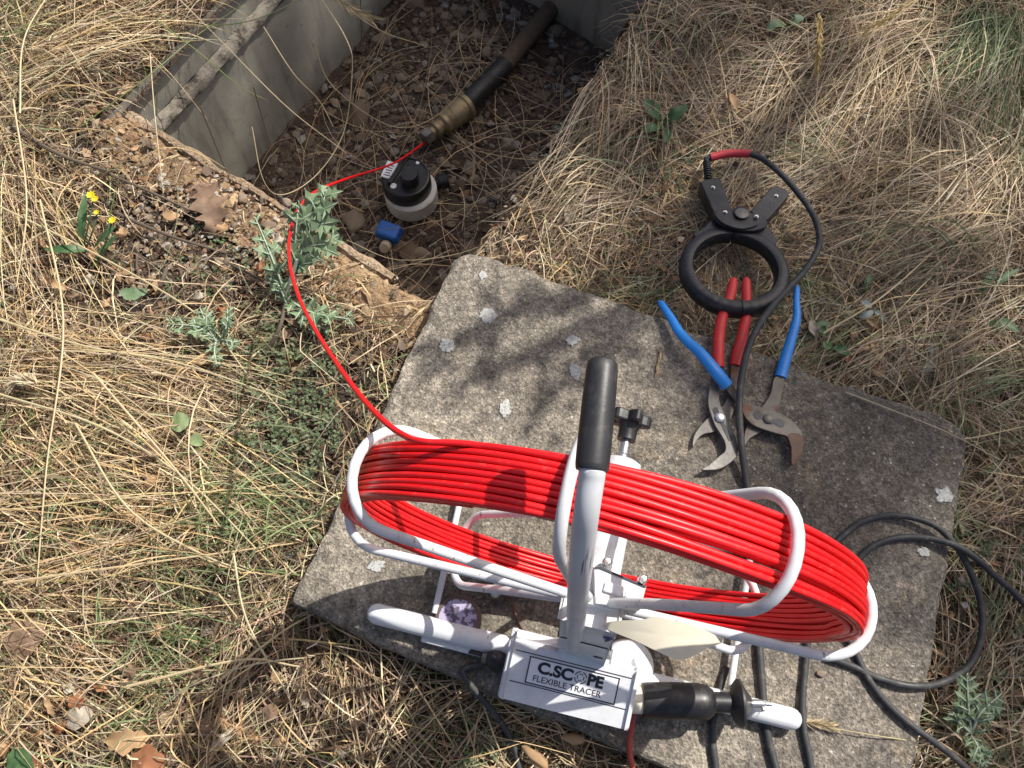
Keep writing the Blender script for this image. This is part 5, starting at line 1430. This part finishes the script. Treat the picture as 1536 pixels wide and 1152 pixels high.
def thistle_leaf(path, hw, lobes, seed):
    """spiny pinnate leaf: lobes of several points each side, midrib and side veins"""
    r_ = np.random.default_rng(seed)
    P = catmull(path, 8); L = len(P); k = np.linspace(0, 1, L)
    T = np.gradient(P, axis=0); T /= np.linalg.norm(T, axis=1)[:, None]
    S_ = np.cross(T, np.array([0, 0, 1.])); S_ /= np.linalg.norm(S_, axis=1)[:, None]; U_ = np.cross(S_, T)
    at = lambda q: (int(np.clip(q, 0, 1) * (L - 1)))
    leaf, vein = MB(), MB()
    cw = hw * .17
    core = []
    for i in range(L): core += [P[i] - S_[i] * cw * math.sin(math.pi * (.1 + .88 * k[i])), P[i] - U_[i] * .001, P[i] + S_[i] * cw * math.sin(math.pi * (.1 + .88 * k[i]))]
    leaf.add(core, [(i * 3 + j, i * 3 + j + 1, (i + 1) * 3 + j + 1, (i + 1) * 3 + j) for i in range(L - 1) for j in range(2)])
    vein.add(*tube(P + U_ * .0010, np.linspace(.0022, .0009, L), 5))
    for i in range(lobes):
        f = .12 + .80 * i / max(1, lobes - 1)
        size = hw * math.sin(math.pi * (.22 + .62 * f)) * r_.uniform(.85, 1.15)
        for sg in (-1, 1):
            j = at(f + r_.normal(0, .012)); o_ = P[j]
            d = S_[j] * sg * .80 + T[j] * r_.uniform(.45, .75) + U_[j] * r_.uniform(-.25, .45); d /= np.linalg.norm(d)
            e = np.cross(d, U_[j]); e /= np.linalg.norm(e); e = e if e @ T[j] > 0 else -e
            u_ = np.cross(d, e)
            w0 = size * .215
            pts = [(0, -w0 * .8), (.28, -w0 * .8), (.36, -w0 * 2.3), (.50, -w0 * .9), (.66, -w0 * 1.9), (.74, -w0 * .6), (1.12, 0), (.80, w0 * .7), (.74, w0 * 2.1), (.56, w0 * 1.0), (.40, w0 * 2.4), (.28, w0 * .9), (0, w0 * .9)]
            cen = o_ + d * size * .45 + u_ * size * .06
            V = [cen] + [o_ + d * size * a * r_.uniform(.93, 1.08) + e * b * r_.uniform(.85, 1.15) + u_ * (abs(b) * r_.uniform(.1, .7) + r_.normal(0, .0012)) for a, b in pts]
            n_ = len(pts)
            leaf.add(V, [(0, 1 + q, 1 + (q + 1) % n_) for q in range(n_)], smooth=False)
            vein.add(*tube(np.array([o_ + U_[j] * .0008, o_ + d * size * .5 + u_ * size * .065, o_ + d * size * 1.12 + u_ * .001]), [.0014, .0011, .0004], 4))
    return leaf.mesh('leaf', sharp=False), vein.mesh('vein', sharp=False)
def thistle(label, base, leaves, stem=None):
    t = thing('thistle', label, 'thistle', G(*base))
    if stem: put('stem', tube_mesh('stem', catmull([G(*p) for p in stem], 6), .0035, 8), M['vein'], t)
    for i, (pts, hw, lobes) in enumerate(leaves):
        a, b = thistle_leaf([G(*p) for p in pts], hw, lobes, 100 + i * 7 + int(base[0]))
        lf = put('leaf', a, M['thistle'], t); put('vein', b, M['vein'], lf)
    return t
thistle('spiny blue green thistle growing at the pit rim where the red rod crosses it', (430, 450, 0),
        [([(442, 408, .07), (458, 365, .10), (474, 325, .125), (492, 286, .135)], .050, 5), ([(440, 412, .06), (443, 370, .09), (446, 330, .12), (450, 306, .125)], .030, 4), ([(444, 400, .075), (470, 376, .10), (508, 352, .11)], .034, 4),
         ([(428, 440, .04), (414, 402, .07), (398, 362, .085), (380, 320, .085)], .026, 5), ([(430, 456, .03), (420, 432, .05), (404, 412, .05)], .018, 4),
         ([(436, 452, .03), (470, 470, .05), (530, 480, .05)], .030, 5), ([(438, 455, .03), (462, 480, .04), (496, 498, .03)], .020, 4)],
        [(431, 462, .0), (433, 430, .05), (446, 390, .09)])
thistle('low grey green thistle rosette in the dry grass left of the slab', (322, 520, 0),
        [([(328, 515, .03), (300, 492, .05), (248, 486, .045)], .022, 6), ([(326, 515, .03), (312, 490, .05), (300, 462, .05)], .018, 5), ([(328, 515, .03), (340, 490, .05), (342, 462, .05)], .018, 5), ([(324, 512, .03), (322, 528, .04), (326, 550, .035)], .016, 4), ([(322, 512, .03), (345, 512, .04), (352, 522, .03)], .014, 4)])
thistle('small dark thistle seedling in the grass by the lower right slab edge', (1458, 1110, 0),
        [([(1456, 1100, .03), (1452, 1060, .05), (1450, 1010, .05)], .022, 6), ([(1456, 1100, .03), (1470, 1070, .05), (1502, 1040, .05)], .020, 5), ([(1456, 1105, .03), (1466, 1120, .04), (1478, 1150, .03)], .020, 5), ([(1456, 1100, .03), (1440, 1085, .04), (1428, 1068, .04)], .016, 4)])

def plant(name, label, cat, base, leaves, matn, stems=(), group=None, lobes=0, ld=.5, fold=.25):
    t = thing(name, label, cat, G(*base), group)
    for pts, w_ in leaves:
        V, F_ = blade([G(*p) for p in pts], w_, lobes=lobes, ldepth=ld, fold=fold, wave=w_ * .08)
        put('leaf', MB().add(V, F_).mesh('leaf', sharp=False), M[matn], t)
    for pts in stems: put('stem', tube_mesh('stem', catmull([G(*p) for p in pts], 6), .0013, 6), M['weedleaf'], t)
    return t
yp = plant('yellow_flower', 'yellow flowered weed with narrow dark leaves at the left edge of the picture', 'flower', (120, 380, 0),
           [([(122, 372, .02), (124, 330, .05), (128, 290, .06)], .008), ([(135, 375, .02), (100, 374, .035), (65, 374, .03)], .008), ([(140, 372, .02), (160, 350, .05), (172, 340, .055)], .007), ([(140, 400, .01), (152, 380, .03), (176, 352, .05)], .007)],
           'weedleaf', [[(120, 390, .0), (132, 340, .06), (140, 298, .085)], [(122, 390, .0), (138, 350, .06), (146, 318, .08)], [(140, 400, .0), (158, 365, .06), (168, 332, .085)]])
for x, y, z, r_ in ((137, 293, .088, .0085), (143, 299, .088, .007), (145, 319, .083, .0055), (169, 331, .088, .0075)):
    mb_ = MB(); c = G(x, y, z)
    for a in np.linspace(0, 6.28, 8, endpoint=False):
        for rr in (1, .6):
            u = np.array([math.cos(a + rr), math.sin(a + rr), .35]); v = np.array([-math.sin(a + rr), math.cos(a + rr), 0])
            mb_.add([c, c + u * r_ * rr * .6 + v * r_ * .28, c + u * r_ * rr, c + u * r_ * rr * .6 - v * r_ * .28], [(0, 1, 2, 3)], smooth=False)
    put('flower_head', mb_.mesh('flower_head', sharp=False), M['yellow'], yp)
plant('clover_leaf', 'single rounded pale green leaf in the straw left of the slab', 'weed', (272, 636, 0), [([(258, 640, .04), (270, 634, .045), (286, 630, .045)], .016), ([(285, 655, .03), (294, 660, .035), (303, 668, .035)], .010)], 'paleleaf')
plant('weed', 'broad leaved green weed in the grass above the clamp', 'weed', (985, 175, 0), [([(992, 182, .02), (980, 165, .04), (966, 148, .045)], .016), ([(994, 184, .02), (1012, 172, .04), (1032, 158, .045)], .014), ([(992, 186, .02), (980, 192, .035), (960, 196, .035)], .012), ([(994, 188, .02), (1000, 200, .03), (998, 215, .03)], .010)], 'weedleaf', lobes=3, ld=.25)
plant('weed', 'blue green lobed weed near the top edge right of the pit', 'weed', (1180, 40, 0), [([(1182, 42, .02), (1165, 36, .04), (1150, 46, .035)], .013), ([(1184, 40, .02), (1192, 30, .04), (1206, 26, .04)], .014), ([(1184, 42, .02), (1190, 38, .03), (1203, 40, .03)], .009)], 'thistle', lobes=3, ld=.3)
plant('grey_sprig', 'star of three blue grey leaves on the soil right of the blue grip', 'weed', (1308, 466, .01), [([(1310, 466, .03), (1300, 472, .032), (1288, 476, .028)], .006), ([(1312, 466, .03), (1322, 474, .032), (1331, 484, .028)], .006), ([(1308, 462, .03), (1300, 456, .03), (1292, 452, .03)], .007)], 'greyleaf')
plant('grey_sprig', 'pair of blue grey leaves hanging over bare soil near the slab corner', 'weed', (1392, 520, .01), [([(1390, 510, .03), (1398, 524, .034), (1398, 540, .03)], .007), ([(1398, 540, .03), (1392, 552, .03), (1382, 560, .028)], .007)], 'greyleaf')
plant('weed', 'small dark green leaves at the slab edge right of the blue grip', 'weed', (1250, 512, 0), [([(1240, 505, .02), (1232, 490, .03), (1240, 482, .03)], .008), ([(1250, 520, .02), (1262, 524, .03), (1275, 532, .025)], .009), ([(1246, 515, .02), (1240, 520, .03), (1236, 512, .03)], .006)], 'weedleaf')
plant('weed', 'long green leaf blades at the right edge above the slab corner', 'weed', (1470, 450, 0), [([(1462, 450, .03), (1480, 425, .05), (1494, 400, .05)], .007), ([(1470, 440, .03), (1500, 420, .05), (1530, 402, .05)], .006), ([(1475, 492, .03), (1505, 485, .04), (1530, 498, .04)], .009), ([(1300, 440, .02), (1302, 425, .03), (1306, 410, .03)], .007)], 'weedleaf')
plant('weed', 'dark toothed weed leaf lying flat among dead leaves', 'weed', (200, 440, 0), [([(180, 436, .025), (200, 442, .03), (222, 436, .03)], .014)], 'thistle', lobes=4, ld=.3)
plant('weed', 'small green leaf cluster at the bottom left corner', 'weed', (25, 1148, 0), [([(10, 1150, .03), (28, 1142, .035), (48, 1146, .03)], .016), ([(20, 1160, .03), (35, 1155, .035), (50, 1160, .03)], .014)], 'weedleaf')
# dead leaves
def deadleaf(path, w_, matn, label, group=None, lobes=0, ld=.5, fold=.2, wave=.1):
    V, F_ = blade([G(*p) for p in path], w_, lobes=lobes, ldepth=ld, fold=fold, wave=w_ * wave)
    return tag(link('dead_leaf', MB().add(V, F_).mesh('dead_leaf', sharp=False), M[matn]), label, 'leaf', group)
deadleaf([(322, 352, .008), (318, 322, .020), (308, 292, .022), (300, 272, .010)], .036, 'oakleaf', 'large lobed brown oak leaf lying on the soil beside the pit rim', lobes=5, ld=.62, fold=.16, wave=.12)
deadleaf([(245, 320, .012), (257, 324, .016), (270, 322, .012)], .010, 'tanleaf', 'small oval tan leaf beside the large oak leaf')
deadleaf([(16, 990, .012), (38, 955, .022), (60, 928, .016)], .030, 'oakleaf', 'broad brown dead leaf in the straw at the left edge', fold=.12, lobes=2, ld=.2)
deadleaf([(196, 1152, .02), (220, 1142, .03), (246, 1152, .02)], .022, 'orangeleaf', 'orange red dead leaf at the bottom edge', lobes=3, ld=.3)
deadleaf([(222, 735, .03), (228, 722, .04), (232, 712, .03)], .010, 'tanleaf', 'light tan curled leaf in the green grass left of the slab', lobes=2, ld=.3, fold=.5)
deadleaf([(210, 682, .03), (226, 676, .04), (244, 680, .03)], .011, 'oakleaf', 'brown curled leaf just above the light tan one', fold=.5)
deadleaf([(160, 1110, .02), (190, 1112, .028), (225, 1105, .02)], .018, 'tanleaf', 'pale crinkled leaf in the straw at the lower left', lobes=3, ld=.4, fold=.4)
deadleaf([(100, 1085, .018), (120, 1075, .026), (135, 1060, .018)], .017, 'whiteleaf', 'whitish dry leaf lying in the straw at the lower left', lobes=2, ld=.2)
deadleaf([(312, 1128, .016), (334, 1110, .022), (350, 1092, .016)], .006, 'whiteleaf', 'narrow whitish leaf scrap right of the orange leaf')
deadleaf([(1096, 140, .03), (1100, 152, .04), (1106, 166, .035)], .007, 'tanleaf', 'pale yellow curled leaf in the grass above the clamp', fold=.5)
for k in range(52):
    if k < 24: x, y = RNG.uniform(60, 440), RNG.uniform(330, 560)
    elif k < 40: x, y = RNG.uniform(0, 420), RNG.uniform(1000, 1150)
    else: x, y = RNG.uniform(1200, 1330), RNG.uniform(470, 560)
    if k >= 48: x, y = RNG.uniform(740, 860), RNG.uniform(250, 370)
    c = G(x, y)
    if slab_in(c[None], .02)[0] or pit_in(c[None], .02)[0]: continue
    a = RNG.uniform(0, 6.28); ln = RNG.uniform(9, 20); z = .006 + RNG.uniform(0, .016)
    where = ('on the ground left of the pit', 'at the lower left', 'behind the slab')[0 if k < 24 else 1 if k < 40 else 2]
    deadleaf([(x - ln * math.cos(a), y - ln * math.sin(a), z), (x, y, z + .008), (x + ln * math.cos(a), y + ln * math.sin(a), z)], RNG.uniform(.005, .011), ('oakleaf', 'tanleaf', 'tanleaf', 'oakleaf', 'orangeleaf')[k % 5] if k % 10 else 'whiteleaf', 'small curled ' + ('whitish' if k % 10 == 0 else ('brown', 'tan', 'light tan', 'dark brown', 'orange')[k % 5]) + ' dead leaf ' + where, 'curled dead leaves ' + where, lobes=int(RNG.integers(0, 4)), ld=.35, fold=RNG.uniform(.2, .7), wave=.2)
# twigs
for pts, r_, lab_ in (([(18, 190, .02), (90, 232, .03), (165, 258, .03)], .0042, 'thick grey brown twig on the soil left of the pit wall'), ([(150, 255, .02), (230, 290, .03), (295, 320, .02)], .0028, 'thinner brown twig pointing at the large oak leaf'), ([(175, 320, .02), (250, 352, .03), (340, 380, .02)], .0032, 'grey twig below the small oval leaf'),
                      ([(240, 428, .02), (246, 415, .025), (250, 402, .02)], .0042, 'short stub of grey wood among dead leaves'), ([(400, 530, .01), (420, 490, .04), (428, 455, .03)], .0040, 'dry woody stalk at the foot of the rim thistle'), ([(345, 395, .02), (400, 425, .03), (440, 450, .02)], .0022, 'thin dark twig running to the rim thistle')):
    tag(link('twig', tube_mesh('twig', catmull([G(*p) for p in pts], 6), np.linspace(r_, r_ * .6, 13), 7), M['bark']), lab_, 'twig')
# tiny green sprigs
parts_V, parts_F, parts_C = [], [], []
def sprigs(n, cx, cy, rx, ry, col, size=.006):
    x = RNG.normal(cx, rx, n); y = RNG.normal(cy, ry, n)
    for a, b in zip(x, y):
        c = G(a, b, .0)
        if slab_in(c[None], .005)[0] or pit_in(c[None])[0]: continue
        h = RNG.uniform(.008, .028)
        for k in range(9):
            an = RNG.uniform(0, 6.28); d = np.array([math.cos(an), math.sin(an), RNG.uniform(.1, .9)]); d /= np.linalg.norm(d); sd = np.cross(d, (0, 0, 1.)); sd /= np.linalg.norm(sd); L_ = size * RNG.uniform(.7, 1.5)
            p = c + np.array([RNG.normal(0, .004), RNG.normal(0, .004), h * RNG.uniform(.4, 1)])
            o = sum(len(q) for q in parts_V)
            parts_V.append(np.array([p, p + d * L_ * .5 + sd * L_ * .3, p + d * L_, p + d * L_ * .5 - sd * L_ * .3])); parts_F.append(np.array([[o, o + 1, o + 2, o + 3]])); parts_C.append(np.tile(np.array(col) * RNG.uniform(.7, 1.3), (4, 1)))
gg = (.13, .17, .085)
sprigs(240, 440, 610, 45, 70, gg); sprigs(60, 400, 690, 40, 40, gg); sprigs(60, 390, 520, 40, 25, (.17, .19, .09)); sprigs(50, 60, 110, 50, 40, gg); sprigs(30, 320, 410, 60, 40, (.10, .15, .06)); sprigs(40, 860, 230, 20, 40, (.22, .26, .19)); sprigs(50, 1470, 760, 40, 100, gg); sprigs(40, 1160, 480, 40, 30, gg); sprigs(40, 460, 760, 30, 40, gg); sprigs(30, 1480, 1100, 40, 40, gg); sprigs(40, 960, 240, 60, 30, (.11, .16, .07)); sprigs(30, 750, 1120, 60, 20, gg)
colmesh('ground_cover', np.concatenate(parts_V), np.concatenate(parts_F), np.concatenate(parts_C), M['leafcol'])

# ------------------------------------------------------------------ the oak out of frame to the upper right that shades the pit and the slab's far side
tree = thing('oak_tree', 'tall oak standing out of view up the bank, shading the pit', 'tree', (9.4, 7.4, -.02))
lv = []
def shade(n, box, zz, keep, tmin=9.5, tmax=12.5):
    x = RNG.uniform(box[0], box[2], n); y = RNG.uniform(box[1], box[3], n)
    for a, b in zip(x, y):
        p = G(a, b, zz)
        if RNG.random() > keep(a, b, p): continue
        lv.append(p + SUN * RNG.uniform(tmin, tmax) + RNG.normal(0, .02, 3))
# pit
n = 2300
s_ = RNG.uniform(-PW - .0, .10, n); t_ = RNG.uniform(.10, PL + .15, n); xy = pxy(s_, 0 * t_) + t_[:, None] * E2
for q in range(n):
    z = -.38 if RNG.random() < .75 else RNG.uniform(-.3, -.05)
    if t_[q] < .17 and RNG.random() < .5: continue
    lv.append(np.array([*xy[q], z]) + SUN * RNG.uniform(9.2, 12.2))
# right grass in dapples, slab's right side
shade(720, (930, -60, 1560, 640), 0, lambda a, b, p: np.clip(.62 + 1.1 * NZ(p[0:1], p[1:2], 6.5, 2)[0] - .55 * np.exp(-((a - 1230) / 110) ** 2 - ((b - 130) / 140) ** 2) + .25 * (a > 1000) * (b > 330), 0, 1))
shade(430, (960, 480, 1480, 900), .06, lambda a, b, p: float(np.clip(((a - 980) + (b - 480) * -.15) / 120, 0, 1)) * .62)
shade(240, (1400, 640, 1600, 1160), 0, lambda a, b, p: .7)
for k in range(2600):                                  # the rest of the crown, beyond the frame
    p = np.array([RNG.uniform(.9, 3.4), RNG.uniform(.2, 3.6), 0.])
    q = px(p)
    if -150 < q[0] < 1700 and -120 < q[1] < 1300 and (p[1] < 1.75): continue
    lv.append(p + SUN * RNG.uniform(9.2, 13))
# a low drooping bough whose twigs streak the slab with soft shade
boughs = []
for pts, ts in (((( 960, 440), (880, 490), (800, 530), (725, 560), (660, 590)), (3.0, 2.7, 2.5, 2.3, 2.2)), (((950, 470), (880, 540), (830, 590), (790, 640)), (2.9, 2.6, 2.4, 2.3)), (((900, 420), (800, 455), (700, 500), (620, 560)), (2.9, 2.7, 2.5, 2.3))):
    P_ = [G(*q, .06) + SUN * t for q, t in zip(pts, ts)]
    boughs.append(P_)
    cv = catmull(P_, 6)
    for j in range(26):
        lv.append(cv[int(RNG.uniform(0, len(cv)))] + RNG.normal(0, .022, 3))
lv = np.array(lv); n = len(lv)
sz = RNG.uniform(.026, .046, n); sz[-78:] *= .48
d1 = RNG.normal(0, 1, (n, 3)); d1 /= np.linalg.norm(d1, axis=1)[:, None]; nn = np.array([.3, .2, .9]) + RNG.normal(0, .45, (n, 3)); nn /= np.linalg.norm(nn, axis=1)[:, None]
d1 -= nn * (d1 * nn).sum(1)[:, None]; d1 /= np.linalg.norm(d1, axis=1)[:, None]; d2 = np.cross(nn, d1)
prof = [(-1, 0), (-.45, -.55), (.25, -.62), (1, 0), (.25, .62), (-.45, .55)]
V = np.stack([lv + d1 * (sz * a)[:, None] + d2 * (sz * b)[:, None] for a, b in prof], 1).reshape(-1, 3)
Fq = (np.arange(n)[:, None, None] * 6 + np.array([[0, 1, 2, 3], [0, 3, 4, 5]])[None]).reshape(-1, 4)
me = bpy.data.meshes.new('crown'); me.from_pydata(V.tolist(), [], Fq.tolist()); me.update()
put('crown', me, M['treeleaf'], tree)
tb = np.array([9.4, 7.4, -.05]); fork = np.array([8.9, 6.9, 5.6])
put('trunk', tube_mesh('trunk', catmull([tb, tb * .55 + fork * .45 + np.array([.06, -.04, 0]), fork, np.array([8.4, 6.4, 7.0])], 8), np.linspace(.30, .16, 25), 14), M['bark'], tree)
for e in ((6.1, 5.2, 8.3), (5.6, 6.2, 8.6), (6.8, 4.6, 8.6), (6.4, 5.6, 9.6), (8.0, 5.6, 9.2), (6.6, 6.8, 9.6), (5.4, 5.2, 7.9)):
    e = np.array(e); m_ = (fork + e) / 2 + RNG.normal(0, .12, 3) + np.array([0, 0, .2])
    put('limb', tube_mesh('limb', catmull([fork, m_, e], 8), np.linspace(.11, .02, 17), 9), M['bark'], tree)
for P_ in boughs:
    pts = [np.array([5.4, 5.2, 7.9]), np.array([3.4, 3.3, 4.6])] + P_
    put('limb', tube_mesh('limb', catmull(pts, 8), np.linspace(.035, .0045, (len(pts) - 1) * 8 + 1) ** 1.0, 8), M['bark'], tree)
